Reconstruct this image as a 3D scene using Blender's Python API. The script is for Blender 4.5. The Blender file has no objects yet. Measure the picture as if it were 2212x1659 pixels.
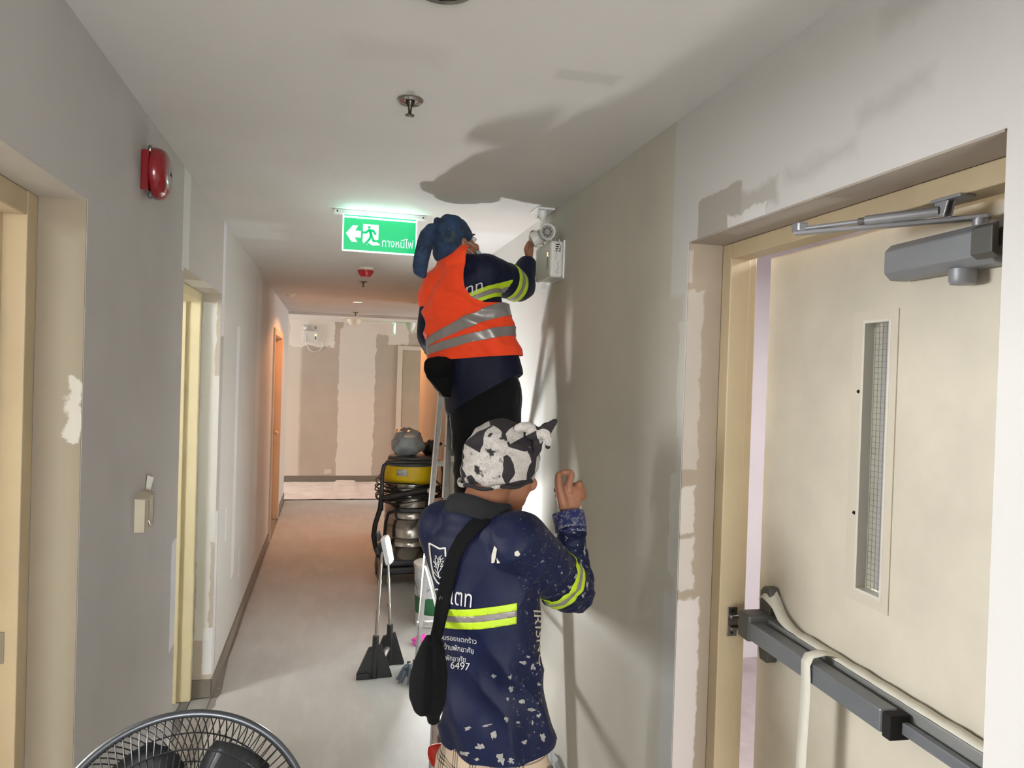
import bpy, bmesh, math, random
import numpy as np
from mathutils import Vector, Matrix, noise as mnoise
from mathutils.bvhtree import BVHTree
from mathutils.geometry import tessellate_polygon, interpolate_bezier

random.seed(7)
SC = bpy.context.scene
COL = SC.collection
PI = math.pi

# ------------------------------------------------------------------ camera
EYE = Vector((0.0, 0.0, 1.70))
FPX, CX, CY = 1600.0, 1106.0, 829.5
# rows: world X, Y, Z axes written in camera axes (right, up, forward)
AXES = Matrix(((0.97090959, -0.02815638, 0.23778516),
               (-0.23735137, 0.01790758, 0.97125879),
               (0.03160529, 0.99944311, -0.01070369)))
cam_data = bpy.data.cameras.new('camera')
cam = bpy.data.objects.new('camera', cam_data)
COL.objects.link(cam)
cam_data.sensor_width = 36.0
cam_data.lens = FPX / 2212.0 * 36.0
cam_data.clip_start = 0.02
_r, _u, _f = AXES.col[0], AXES.col[1], AXES.col[2]
cam.matrix_world = Matrix(((_r[0], _u[0], -_f[0], EYE[0]), (_r[1], _u[1], -_f[1], EYE[1]),
                           (_r[2], _u[2], -_f[2], EYE[2]), (0, 0, 0, 1)))
SC.camera = cam


def at(px, py, Y):
    """world point at depth Y that the photograph shows at (px, py)"""
    d = AXES @ Vector(((px - CX) / FPX, -(py - CY) / FPX, 1.0))
    return EYE + d * (Y / d[1])


# ------------------------------------------------------------------ exposure, world, large lights
SC.view_settings.view_transform = 'Standard'
SC.view_settings.look = 'None'
SC.view_settings.gamma = 1.0
SC.view_settings.use_curve_mapping = False
SC.view_settings.exposure = 0.12
# lighter light paths: plain interior, no caustics needed
SC.cycles.max_bounces = 6
SC.cycles.diffuse_bounces = 4
SC.cycles.glossy_bounces = 3
SC.cycles.transmission_bounces = 4
SC.cycles.transparent_max_bounces = 6
SC.cycles.caustics_reflective = False
SC.cycles.caustics_refractive = False
SC.cycles.use_adaptive_sampling = True
SC.cycles.adaptive_threshold = 0.2
SC.cycles.use_denoising = True

world = bpy.data.worlds.new('world')
SC.world = world
world.use_nodes = True
world.node_tree.nodes['Background'].inputs[0].default_value = (0.80, 0.88, 1.0, 1)
world.node_tree.nodes['Background'].inputs[1].default_value = 0.8


def area(name, loc, direction, sx, sy, power, color, spread=PI):
    ld = bpy.data.lights.new(name, 'AREA')
    ld.shape = 'RECTANGLE'
    ld.size, ld.size_y, ld.energy, ld.color, ld.spread = sx, sy, power, color, spread
    o = bpy.data.objects.new(name, ld)
    COL.objects.link(o)
    o.location = loc
    o.rotation_euler = Vector(direction).to_track_quat('-Z', 'Y').to_euler()
    return o


# daylight through the window at the near end of the corridor (behind the camera)
area('daylight_corridor_window', (0.195, -3.42, 1.45), (0, 1, 0), 1.10, 1.50, 162.0, (0.94, 0.97, 1.0))
# daylight in the room behind the two left doors
area('daylight_room_window', (-2.95, 2.05, 1.92), (1, 0, -0.12), 1.5, 0.9, 165.0, (0.95, 0.975, 1.0))
# daylight in the stairwell behind the fire door
area('daylight_stairwell', (2.2, 1.6, 2.40), (0, 0, -1), 0.9, 2.2, 85.0, (1.0, 0.98, 1.0))
# daylight at both ends of the cross corridor
area('daylight_cross_left', (-3.7, 10.8, 1.4), (1, 0, 0), 1.3, 1.6, 104.0, (0.97, 0.98, 1.0))
area('daylight_cross_right', (4.7, 10.0, 1.4), (-1, 0, 0), 2.6, 1.6, 104.0, (0.97, 0.98, 1.0))

# ------------------------------------------------------------------ materials


def lin(h):
    if isinstance(h, str):
        h = h.lstrip('#')
        c = [int(h[i:i + 2], 16) / 255 for i in (0, 2, 4)]
    else:
        c = [v / 255 for v in h]
    return tuple(v / 12.92 if v <= 0.04045 else ((v + 0.055) / 1.055) ** 2.4 for v in c) + (1.0,)


MATS = {}


class NT:
    """small wrapper over a material's node tree"""

    def __init__(self, name):
        self.m = bpy.data.materials.new(name)
        self.m.use_nodes = True
        self.t = self.m.node_tree
        self.b = self.t.nodes['Principled BSDF']
        self._tc = None

    def n(self, kind, **kw):
        nd = self.t.nodes.new(kind)
        for k, v in kw.items():
            setattr(nd, k, v)
        return nd

    def link(self, a, b):
        self.t.links.new(a, b)

    def val(self, sock, v):
        if hasattr(v, 'is_linked') or isinstance(v, bpy.types.NodeSocket):
            self.link(v, sock)
        else:
            sock.default_value = v

    def math(self, op, a, b=0.0, c=None, clamp=False):
        nd = self.n('ShaderNodeMath', operation=op, use_clamp=clamp)
        self.val(nd.inputs[0], a)
        self.val(nd.inputs[1], b)
        if c is not None:
            self.val(nd.inputs[2], c)
        return nd.outputs[0]

    def mix(self, fac, a, b, mode='MIX'):
        nd = self.n('ShaderNodeMix', data_type='RGBA', blend_type=mode)
        self.val(nd.inputs[0], fac)
        self.val(nd.inputs[6], a)
        self.val(nd.inputs[7], b)
        return nd.outputs[2]

    def obj(self):
        if self._tc is None:
            self._tc = self.n('ShaderNodeTexCoord').outputs['Object']
        return self._tc

    def noise(self, scale, detail=3.0, rough=0.5, vec=None, dist=0.0):
        nd = self.n('ShaderNodeTexNoise')
        self.link(vec if vec is not None else self.obj(), nd.inputs['Vector'])
        nd.inputs['Scale'].default_value = scale
        nd.inputs['Detail'].default_value = detail
        nd.inputs['Roughness'].default_value = rough
        nd.inputs['Distortion'].default_value = dist
        return nd.outputs[0]

    def ramp(self, fac, lo, hi, a=(0, 0, 0, 1), b=(1, 1, 1, 1)):
        nd = self.n('ShaderNodeValToRGB')
        nd.color_ramp.elements[0].position = lo
        nd.color_ramp.elements[1].position = hi
        nd.color_ramp.elements[0].color = a
        nd.color_ramp.elements[1].color = b
        self.link(fac, nd.inputs[0])
        return nd.outputs[0]

    def mapping(self, scale=(1, 1, 1), rot=(0, 0, 0), loc=(0, 0, 0)):
        nd = self.n('ShaderNodeMapping')
        self.link(self.obj(), nd.inputs[0])
        nd.inputs['Location'].default_value = loc
        nd.inputs['Rotation'].default_value = rot
        nd.inputs['Scale'].default_value = scale
        return nd.outputs[0]

    def bump(self, height, strength=0.2, dist=0.01):
        nd = self.n('ShaderNodeBump')
        nd.inputs['Strength'].default_value = strength
        nd.inputs['Distance'].default_value = dist
        self.link(height, nd.inputs['Height'])
        self.link(nd.outputs[0], self.b.inputs['Normal'])

    def color(self, c):
        self.val(self.b.inputs['Base Color'], c)


def mat(name, col, rough=0.6, metal=0.0, var=0.06, vscale=4.0, bump=0.0, bscale=60.0, bdist=0.004,
        spec=None, coat=0.0, emit=None, estr=0.0, alpha=None, trans=0.0, ior=1.45, sheen=0.0, fleck=None, fleck_amt=0.6):
    if name in MATS:
        return MATS[name]
    k = NT(name)
    c = lin(col)
    if var > 0:
        f = k.noise(vscale, 4.0, 0.6)
        lo = tuple(v * (1 - var) for v in c[:3]) + (1,)
        hi = tuple(min(1, v * (1 + var)) for v in c[:3]) + (1,)
        cc = k.ramp(f, 0.3, 0.7, lo, hi)
    else:
        cc = c
    if fleck:
        f2 = k.noise(fleck[1], 5.0, 0.65)
        cc = k.mix(k.ramp(f2, fleck_amt, fleck_amt + 0.03), cc, lin(fleck[0]))
    k.color(cc)
    b = k.b
    b.inputs['Roughness'].default_value = rough
    b.inputs['Metallic'].default_value = metal
    if spec is not None:
        b.inputs['Specular IOR Level'].default_value = spec
    if coat:
        b.inputs['Coat Weight'].default_value = coat
    if sheen:
        b.inputs['Sheen Weight'].default_value = sheen
    if emit:
        b.inputs['Emission Color'].default_value = lin(emit)
        b.inputs['Emission Strength'].default_value = estr
    if trans:
        b.inputs['Transmission Weight'].default_value = trans
        b.inputs['IOR'].default_value = ior
    if alpha is not None:
        b.inputs['Alpha'].default_value = alpha
    if bump:
        k.bump(k.noise(bscale, 4.0, 0.6), bump, bdist)
    MATS[name] = k.m
    return k.m


def patch_mat(name, base, patches, ax, rough=0.75, edge=0.035, nscale=9.0, soft=0.006, mottle=0.05, bump=0.12):
    """plaster with filled and primed patches, a few painting in light; ax = the two object axes of the surface;
    patch = (a0, a1, b0, b1, colour, strength, edge factor)"""
    k = NT(name)
    sep = k.n('ShaderNodeSeparateXYZ')
    k.link(k.obj(), sep.inputs[0])
    A, B = sep.outputs['XYZ'.index(ax[0])], sep.outputs['XYZ'.index(ax[1])]
    nz = k.n('ShaderNodeTexNoise')
    k.link(k.obj(), nz.inputs['Vector'])
    nz.inputs['Scale'].default_value = nscale
    nz.inputs['Detail'].default_value = 4.0
    nz.inputs['Roughness'].default_value = 0.6
    sc = k.n('ShaderNodeSeparateColor')
    k.link(nz.outputs['Color'], sc.inputs[0])
    da = k.math('SUBTRACT', sc.outputs[0], 0.5)
    db = k.math('SUBTRACT', sc.outputs[1], 0.5)
    c = lin(base)
    f = k.noise(2.2, 2.0, 0.6)
    col = k.ramp(f, 0.3, 0.7, tuple(v * (1 - mottle) for v in c[:3]) + (1,), tuple(min(1, v * (1 + mottle)) for v in c[:3]) + (1,))
    for p in patches:
        a0, a1, b0, b1, pc, st = p[:6]
        ef = p[6] if len(p) > 6 else 1.0
        sf = p[7] if len(p) > 7 else soft
        a = k.math('MULTIPLY_ADD', da, edge * ef * 2, A)
        b = k.math('MULTIPLY_ADD', db, edge * ef * 3, B)
        m = k.math('MINIMUM', k.math('MINIMUM', k.math('SUBTRACT', a, a0), k.math('SUBTRACT', a1, a)),
                   k.math('MINIMUM', k.math('SUBTRACT', b, b0), k.math('SUBTRACT', b1, b)))
        m = k.math('MULTIPLY_ADD', m, 1.0 / sf, 0.5, clamp=True)
        m = k.math('MULTIPLY', m, st)
        col = k.mix(m, col, lin(pc))
    k.color(col)
    k.b.inputs['Roughness'].default_value = rough
    k.b.inputs['Specular IOR Level'].default_value = 0.3
    k.bump(k.noise(38.0, 2.0, 0.6), bump, 0.004)
    MATS[name] = k.m
    return k.m


# ------------------------------------------------------------------ mesh building


class MB:
    def __init__(self):
        self.v, self.f = [], []

    def add(self, vs, fs, mx=None):
        o = len(self.v)
        if mx is not None:
            vs = [mx @ Vector(p) for p in vs]
        self.v += [tuple(p) for p in vs]
        self.f += [tuple(i + o for i in q) for q in fs]
        return self

    def box(self, x0, x1, y0, y1, z0, z1, mx=None):
        x0, x1 = min(x0, x1), max(x0, x1)
        y0, y1 = min(y0, y1), max(y0, y1)
        z0, z1 = min(z0, z1), max(z0, z1)
        vs = [(x0, y0, z0), (x1, y0, z0), (x1, y1, z0), (x0, y1, z0), (x0, y0, z1), (x1, y0, z1), (x1, y1, z1), (x0, y1, z1)]
        fs = [(0, 3, 2, 1), (4, 5, 6, 7), (0, 1, 5, 4), (1, 2, 6, 5), (2, 3, 7, 6), (3, 0, 4, 7)]
        return self.add(vs, fs, mx)

    def prism(self, poly, h0, h1, mx=None):
        """poly in local xy (ccw), extruded along local z"""
        n = len(poly)
        vs = [(x, y, h0) for x, y in poly] + [(x, y, h1) for x, y in poly]
        fs = [tuple(range(n - 1, -1, -1)), tuple(range(n, 2 * n))]
        fs += [(i, (i + 1) % n, n + (i + 1) % n, n + i) for i in range(n)]
        return self.add(vs, fs, mx)

    def lathe(self, prof, n=32, mx=None, cap=True):
        """prof: list of (radius, height) about local z"""
        vs, fs = [], []
        for r, z in prof:
            for i in range(n):
                a = 2 * PI * i / n
                vs.append((r * math.cos(a), r * math.sin(a), z))
        m = len(prof)
        for j in range(m - 1):
            for i in range(n):
                i2 = (i + 1) % n
                fs.append((j * n + i, j * n + i2, (j + 1) * n + i2, (j + 1) * n + i))
        if cap:
            fs.append(tuple(range(n - 1, -1, -1)))
            fs.append(tuple((m - 1) * n + i for i in range(n)))
        return self.add(vs, fs, mx)

    def tube(self, pts, r, n=10, closed=False, caps=True, flat=None):
        pts = [Vector(p) for p in pts]
        m = len(pts)
        rs = r if isinstance(r, (list, tuple)) else [r] * m
        vs, fs = [], []
        prev = None
        for i, p in enumerate(pts):
            if closed:
                t = pts[(i + 1) % m] - pts[i - 1]
            else:
                t = pts[min(i + 1, m - 1)] - pts[max(i - 1, 0)]
            t.normalize()
            if prev is None:
                ref = Vector((0, 0, 1)) if abs(t.z) < 0.9 else Vector((1, 0, 0))
                u = (ref - t * ref.dot(t)).normalized()
            else:
                u = (prev - t * prev.dot(t)).normalized()
            prev = u
            w = t.cross(u)
            for k in range(n):
                a = 2 * PI * k / n
                fx, fy = (1, 1) if flat is None else flat
                vs.append(p + (u * (math.cos(a) * fx) + w * (math.sin(a) * fy)) * rs[i])
        segs = m if closed else m - 1
        for j in range(segs):
            j2 = (j + 1) % m
            for k in range(n):
                k2 = (k + 1) % n
                fs.append((j * n + k, j * n + k2, j2 * n + k2, j2 * n + k))
        if caps and not closed:
            fs.append(tuple(range(n - 1, -1, -1)))
            fs.append(tuple((m - 1) * n + k for k in range(n)))
        return self.add(vs, fs)

    def cyl(self, a, b, r, r2=None, n=20):
        return self.tube([a, b], [r, r if r2 is None else r2], n)

    def loft(self, secs, n=28, caps=3):
        """secs: (centre, half-axis u, half-axis w); closed with rounded ends"""
        secs = [(Vector(c), Vector(u), Vector(w)) for c, u, w in secs]
        c0, u0, w0 = secs[0]
        c1, u1, w1 = secs[-1]
        d0 = (secs[0][0] - secs[1][0]).normalized()
        d1 = (secs[-1][0] - secs[-2][0]).normalized()
        pre, post = [], []
        for i in range(1, caps + 1):
            a = PI / 2 * i / (caps + 1)
            s = math.cos(a)
            h0 = min(u0.length, w0.length) * math.sin(a)
            h1 = min(u1.length, w1.length) * math.sin(a)
            pre.insert(0, (c0 + d0 * h0, u0 * s, w0 * s))
            post.append((c1 + d1 * h1, u1 * s, w1 * s))
        allsec = pre + secs + post
        vs, fs = [], []
        for c, u, w in allsec:
            for k in range(n):
                a = 2 * PI * k / n
                vs.append(c + u * math.cos(a) + w * math.sin(a))
        m = len(allsec)
        for j in range(m - 1):
            for k in range(n):
                k2 = (k + 1) % n
                fs.append((j * n + k, j * n + k2, (j + 1) * n + k2, (j + 1) * n + k))
        fs.append(tuple(range(n - 1, -1, -1)))
        fs.append(tuple((m - 1) * n + k for k in range(n)))
        return self.add(vs, fs)

    def limb(self, pts, rs, n=20, sub=4):
        """round tapered limb along a smooth polyline, rounded ends"""
        pts = [Vector(p) for p in pts]
        P, Rr = [], []
        m = len(pts)
        for i in range(m - 1):
            p0 = pts[max(i - 1, 0)]
            p1, p2 = pts[i], pts[i + 1]
            p3 = pts[min(i + 2, m - 1)]
            for s in range(sub):
                t = s / sub
                q = 0.5 * ((2 * p1) + (p2 - p0) * t + (2 * p0 - 5 * p1 + 4 * p2 - p3) * t * t + (3 * p1 - p0 - 3 * p2 + p3) * t ** 3)
                P.append(q)
                Rr.append(rs[i] * (1 - t) + rs[i + 1] * t)
        P.append(pts[-1])
        Rr.append(rs[-1])
        secs, prev = [], None
        for i, p in enumerate(P):
            t = (P[min(i + 1, len(P) - 1)] - P[max(i - 1, 0)]).normalized()
            if prev is None:
                ref = Vector((0, 0, 1)) if abs(t.z) < 0.9 else Vector((1, 0, 0))
                u = (ref - t * ref.dot(t)).normalized()
            else:
                u = (prev - t * prev.dot(t)).normalized()
            prev = u
            secs.append((p, u * Rr[i], t.cross(u) * Rr[i]))
        return self.loft(secs, n)

    def ball(self, c, rx, ry=None, rz=None, rot=None, n=24):
        ry = rx if ry is None else ry
        rz = rx if rz is None else rz
        prof = [(math.cos(a), math.sin(a)) for a in [(-PI / 2) * (1 - 2 * (i + 0.5) / 14) for i in range(14)]]
        mx = Matrix.Translation(Vector(c)) @ (rot.to_4x4() if rot is not None else Matrix.Identity(4)) @ Matrix.Diagonal((rx, ry, rz, 1))
        return self.lathe(prof, n, mx)

    def mesh(self, name):
        me = bpy.data.meshes.new(name)
        me.from_pydata(self.v, [], self.f)
        bm = bmesh.new()
        bm.from_mesh(me)
        bmesh.ops.recalc_face_normals(bm, faces=bm.faces)
        bm.to_mesh(me)
        bm.free()
        return me

    def build(self, name, m, parent=None, smooth=False, bevel=0.0, seg=2, solid=0.0, subsurf=0, angle=40):
        return obj_from(self.mesh(name), name, m, parent, smooth, bevel, seg, solid, subsurf, angle)


def obj_from(me, name, m, parent=None, smooth=False, bevel=0.0, seg=2, solid=0.0, subsurf=0, angle=40):
    o = bpy.data.objects.new(name, me)
    COL.objects.link(o)
    if m is not None:
        me.materials.append(m)
    if parent is not None:
        o.parent = parent
        o.matrix_parent_inverse = parent.matrix_basis.inverted()
    if smooth:
        for p in me.polygons:
            p.use_smooth = True
        try:
            me.set_sharp_from_angle(angle=math.radians(angle))
        except Exception:
            pass
    if solid:
        s = o.modifiers.new('solid', 'SOLIDIFY')
        s.thickness = solid
        s.offset = 0
    if bevel:
        b = o.modifiers.new('bevel', 'BEVEL')
        b.width = bevel
        b.segments = seg
        b.limit_method = 'ANGLE'
        b.angle_limit = math.radians(35)
    if subsurf:
        s = o.modifiers.new('sub', 'SUBSURF')
        s.levels = s.render_levels = subsurf
    return o


def tag(o, label, cat, group=None):
    o['label'] = label
    o['category'] = cat
    if group:
        o['group'] = group
    return o


def empty(name, loc=(0, 0, 0), label=None, cat=None, group=None):
    o = bpy.data.objects.new(name, None)
    o.empty_display_size = 0.1
    COL.objects.link(o)
    o.location = loc
    if label:
        tag(o, label, cat, group)
    return o


def struct(o, label=None):
    o['kind'] = 'structure'
    if label:
        o['label'] = label
    return o


def copy_tree(src, delta, label=None, parent=None):
    c = src.copy()
    COL.objects.link(c)
    if parent is None:
        c.location = src.location + Vector(delta)
        if label:
            c['label'] = label
    else:
        c.parent = parent
        c.matrix_parent_inverse = src.matrix_parent_inverse.copy()
    for ch in list(src.children):
        copy_tree(ch, delta, None, c)
    return c


def frame_mx(origin, x, y, z):
    x, y, z = Vector(x), Vector(y), Vector(z)
    return Matrix(((x[0], y[0], z[0], origin[0]), (x[1], y[1], z[1], origin[1]), (x[2], y[2], z[2], origin[2]), (0, 0, 0, 1)))


def text_polys(body, size=1.0, shear=0.0, weight=0.0):
    """outlines of a line of text, filled contour by contour: verts (x, y) and triangles"""
    cu = bpy.data.curves.new('lettering', 'FONT')
    cu.body = body
    cu.size = size
    cu.shear = shear
    cu.offset = weight
    o = bpy.data.objects.new('lettering', cu)
    COL.objects.link(o)
    dg = bpy.context.evaluated_depsgraph_get()
    cv = o.evaluated_get(dg).to_curve(dg)
    polys = []
    for sp in cv.splines:
        pts = []
        bp = sp.bezier_points
        n = len(bp)
        if n:
            for i in range(n):
                a, b = bp[i], bp[(i + 1) % n]
                seg = interpolate_bezier(a.co, a.handle_right, b.handle_left, b.co, 5)
                pts += [Vector((p[0], p[1])) for p in seg[:-1]]
        else:
            pts = [Vector((p.co[0], p.co[1])) for p in sp.points]
        if len(pts) > 2:
            polys.append(pts)
    bpy.data.objects.remove(o)
    return polys


def parea(p):
    return 0.5 * sum(p[i - 1].x * p[i].y - p[i].x * p[i - 1].y for i in range(len(p)))


def inside(pt, poly):
    c = False
    j = len(poly) - 1
    for i in range(len(poly)):
        if (poly[i].y > pt.y) != (poly[j].y > pt.y) and pt.x < (poly[j].x - poly[i].x) * (pt.y - poly[i].y) / (poly[j].y - poly[i].y) + poly[i].x:
            c = not c
        j = i
    return c


def fill_polys(polys):
    if not polys:
        return [], []
    big = max(polys, key=lambda p: abs(parea(p)))
    sgn = 1 if parea(big) > 0 else -1
    outer = [p for p in polys if parea(p) * sgn > 0]
    holes = [p for p in polys if parea(p) * sgn <= 0]
    V, F = [], []
    for op in outer:
        hs = [h for h in holes if inside(h[0], op)]
        loops = [[Vector((q.x, q.y, 0)) for q in op]] + [[Vector((q.x, q.y, 0)) for q in h] for h in hs]
        flat = [q for l in loops for q in l]
        base = len(V)
        V += flat
        for t in tessellate_polygon(loops):
            F.append(tuple(base + i for i in t))
    return V, F


def lettering(name, body, size, mx, m, parent=None, shear=0.0, weight=0.0, target=None, thick=0.0):
    """flat lettering placed by mx (local xy plane); target = (bvh, direction, lift) lays it on a surface"""
    V, F = fill_polys(text_polys(body, size, shear, weight))
    return decal(name, V, F, mx, m, parent, target)


def decal(name, V, F, mx, m, parent=None, target=None, cell=0.008):
    me = bpy.data.meshes.new(name)
    me.from_pydata([tuple(v) for v in V], [], F)
    bm = bmesh.new()
    bm.from_mesh(me)
    if target is not None:
        for _ in range(4):
            lng = [e for e in bm.edges if e.calc_length() > cell]
            if not lng:
                break
            bmesh.ops.subdivide_edges(bm, edges=lng, cuts=1)
        bmesh.ops.triangulate(bm, faces=bm.faces)
    bvh, d, lift = target if target is not None else (None, None, 0)
    dead = []
    for v in bm.verts:
        p = mx @ v.co
        if bvh is not None:
            hit = bvh.ray_cast(p - d * 0.6, d)
            if hit[0] is None:
                dead.append(v)
                continue
            nn = hit[1]
            if nn.dot(d) > 0:
                nn = -nn
            p = hit[0] + nn * lift
        v.co = p
    if dead:
        bmesh.ops.delete(bm, geom=dead, context='VERTS')
    bm.to_mesh(me)
    bm.free()
    return obj_from(me, name, m, parent)

# ================================================================== the setting
L, R, C = -0.553, 0.943, 2.445
PUT = '#dcdad6'      # fresh putty
BEI = '#a99a88'      # bare beige plaster
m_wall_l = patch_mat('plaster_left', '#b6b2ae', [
    (2.995, 3.13, 2.06, 2.50, PUT, 0.8, 0.5),
    (3.13, 4.05, 2.05, 2.50, '#c4c0ba', 0.6, 0.7),
    (4.055, 4.15, 1.86, 2.50, '#e6e6ea', 0.9, 0.35),
    (4.15, 12.0, -1, 3, '#d0cdc7', 0.85, 0.3),  # far stretch paled: missing brightness put into the wall colour
    (4.02, 4.12, 0.10, 0.95, '#e4e4e6', 0.9, 0.6),
    (4.72, 4.86, 0.42, 1.95, '#e8e8ea', 0.9, 0.5),
    (4.40, 4.47, 0.72, 0.90, '#e0e0e0', 0.8, 0.6),
    (5.95, 6.25, 0.25, 2.40, '#dedcd8', 0.7, 0.5),
    (5.1, 5.2, 0.3, 0.5, '#dddddd', 0.7, 0.6),
    (2.955, 3.06, 0.0, 0.30, '#e6e6ea', 0.8, 0.4),
    (2.945, 3.06, 0.64, 1.04, '#e6e6ea', 0.8, 0.4),
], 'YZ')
m_rev2 = patch_mat('plaster_reveal_lamp_side', '#b3a899', [
    (-0.64, -0.575, 0.30, 2.03, '#d4d3cc', 0.9, 0.8),
    (-0.655, -0.60, 0.70, 1.95, '#d0cfc8', 0.8, 0.3),
    (-0.60, -0.55, 0.12, 0.36, '#dcdcda', 0.8, 0.3),
    (-0.58, -0.54, 0.80, 1.65, '#d4d3cc', 0.8, 1.0),
], 'XZ', edge=0.02, nscale=14)
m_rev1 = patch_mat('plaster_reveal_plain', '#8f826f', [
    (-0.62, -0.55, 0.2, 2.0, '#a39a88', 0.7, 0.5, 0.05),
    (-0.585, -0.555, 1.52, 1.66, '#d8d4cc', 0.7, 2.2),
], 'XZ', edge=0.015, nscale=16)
m_wall_r = patch_mat('plaster_right', '#c3beb1', [
    (-4, 1.965, -1, 3, '#cdcac6', 1.0, 0.25, 0.012),
    (1.885, 2.2, -1, 1.94, '#c3beb1', 1.0, 0.2, 0.02),
    (3.22, 5.6, -1, 3, '#dddbd6', 0.95, 0.4, 0.06),  # putty stretch whitened to bounce lamp light onto the left wall
    (1.60, 1.815, 2.0, 2.185, '#a8a096', 0.9, 0.5),
    (1.45, 1.64, 2.09, 2.15, '#aaa39b', 0.7, 1.0, 0.02),
    (1.20, 1.42, 2.135, 2.165, '#b3aeaa', 0.55, 0.8, 0.03),
    (1.03, 1.20, 2.19, 2.225, '#b6b1ae', 0.55, 0.8, 0.03),
    (1.02, 1.14, 2.335, 2.375, '#b3aeaa', 0.5, 0.8, 0.03),
    (1.50, 1.66, 2.07, 2.10, '#dddad6', 0.8, 1.0),
    (1.86, 1.905, 1.55, 1.87, '#d0d0c6', 0.8, 0.7),
    (1.86, 1.925, 1.16, 1.44, '#d2d2cb', 0.8, 0.7),
    (1.86, 1.945, 0.0, 1.10, '#c6c5c3', 0.9, 0.4),
    (1.865, 1.895, 0.9, 1.6, '#cac7c0', 0.5, 0.5),
], 'YZ')
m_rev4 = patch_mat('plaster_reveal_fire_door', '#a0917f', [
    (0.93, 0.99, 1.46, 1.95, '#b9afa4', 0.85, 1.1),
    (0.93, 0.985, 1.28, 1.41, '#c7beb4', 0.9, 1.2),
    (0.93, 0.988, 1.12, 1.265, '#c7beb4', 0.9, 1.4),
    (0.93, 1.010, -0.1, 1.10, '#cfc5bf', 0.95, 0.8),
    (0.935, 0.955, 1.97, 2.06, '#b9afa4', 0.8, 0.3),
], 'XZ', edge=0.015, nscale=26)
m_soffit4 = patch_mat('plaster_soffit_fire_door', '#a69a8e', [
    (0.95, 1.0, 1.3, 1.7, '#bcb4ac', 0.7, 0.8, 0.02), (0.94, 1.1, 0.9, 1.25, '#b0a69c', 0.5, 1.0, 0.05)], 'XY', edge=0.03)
m_back = patch_mat('plaster_back', '#b3a697', [
    (0.12, 0.66, -1, 2.36, '#d6cdc1', 0.95, 1.1),
    (0.16, 0.60, 2.2, 2.5, '#d6cdc1', 0.95, 1.2),
    (-0.75, -0.44, -1, 2.6, '#d6cbbd', 0.8, 0.4, 0.05),  # left strip paints in light reflected at the corner
    (-0.62, 0.03, 2.05, 2.6, '#e3dad0', 0.95, 1.4),
    (0.84, 1.16, 2.13, 2.6, '#d6cbbf', 0.95, 1.2),
    (0.52, 0.95, 2.28, 2.6, '#d6cbbf', 0.9, 1.0),
    (-0.06, 0.06, 0.13, 0.20, '#cfc3b4', 0.9, 0.9),
    (1.2, 1.6, 2.3, 2.6, '#d6cbbf', 0.8, 1.4),
], 'XZ', edge=0.05, nscale=6)
m_ceil = patch_mat('plaster_ceiling', '#cbc7c1', [
    (-4, 9.9, -9, 9, '#cbc7c1', 0.0),
    (1.72, 1.78, 0.52, 0.67, '#b4b0aa', 0.6, 0.25, 0.02),
    (1.70, 1.80, 0.02, 0.24, '#bfbab4', 0.5, 1.0, 0.06),
    (9.95, 20, -9, 9, '#e2dcd4', 0.9, 0.1),  # cross-corridor daylight put into the far ceiling colour
    (3.8, 5.2, 0.62, 0.95, '#d8d6d4', 0.6, 1.2, 0.1),
    (4.0, 4.5, -0.6, -0.3, '#dddcda', 0.7, 1.5, 0.1),
], 'YX', edge=0.05, nscale=5, mottle=0.03)
m_cream = mat('cream_door_paint', '#cfc0a0', 0.45, var=0.05, vscale=3, bump=0.08, bscale=30)
m_cream2 = mat('pale_yellow_frame_paint', '#d9cda6', 0.5, var=0.05, vscale=6, bump=0.05)
m_frame = mat('cream_frame_paint', '#c0ad8c', 0.5, var=0.07, vscale=5, bump=0.06)
m_leaf = mat('cream_fire_door_paint', '#d3cbba', 0.5, var=0.10, vscale=3.2, bump=0.06, bscale=12)
m_skirt = mat('taupe_skirting_tile', '#726a5e', 0.45, var=0.06, vscale=8)
m_tile = mat('grey_floor_tile', '#8c8a86', 0.55, var=0.12, vscale=14, bump=0.1, fleck=('#dddddb', 60.0), fleck_amt=0.66)
m_tile_d = mat('dark_floor_tile', '#5c5b59', 0.5, var=0.1, vscale=14)
m_white = mat('white_plastic', '#d9d8d4', 0.4, var=0.02)
m_steel = mat('brushed_steel', '#9b958c', 0.32, metal=1.0, var=0.06, vscale=10)
m_dark = mat('black_void', '#141312', 0.9, var=0)
m_pink = mat('stairwell_paint', '#d4ced0', 0.7, var=0.04, vscale=2)
m_pinkfloor = mat('stairwell_floor', '#a69b9a', 0.6, var=0.12, vscale=6, fleck=('#e6e2e2', 22.0), fleck_amt=0.70)
m_room = mat('room_paint', '#d8cfbd', 0.8, var=0.03)

# floor under the sheet
fl = MB().box(-0.81, 1.13, -3.5, 10.0, -0.10, -0.006).box(-4, 5, 10.0, 11.7, -0.10, -0.006).box(1.13, 5, 8.05, 10.0, -0.10, -0.006)
struct(fl.build('floor', m_tile), 'dark grey tiled corridor floor showing in the door recess')
struct(MB().box(1.13, 3.4, -0.5, 4.1, -0.10, -0.004).build('floor_stairwell', m_pinkfloor), 'pinkish stairwell floor seen through the door gap')
struct(MB().box(-3.0, -0.81, -0.2, 4.8, -0.10, -0.004).build('floor_room', m_tile), 'floor of the room behind the left doors')

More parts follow.
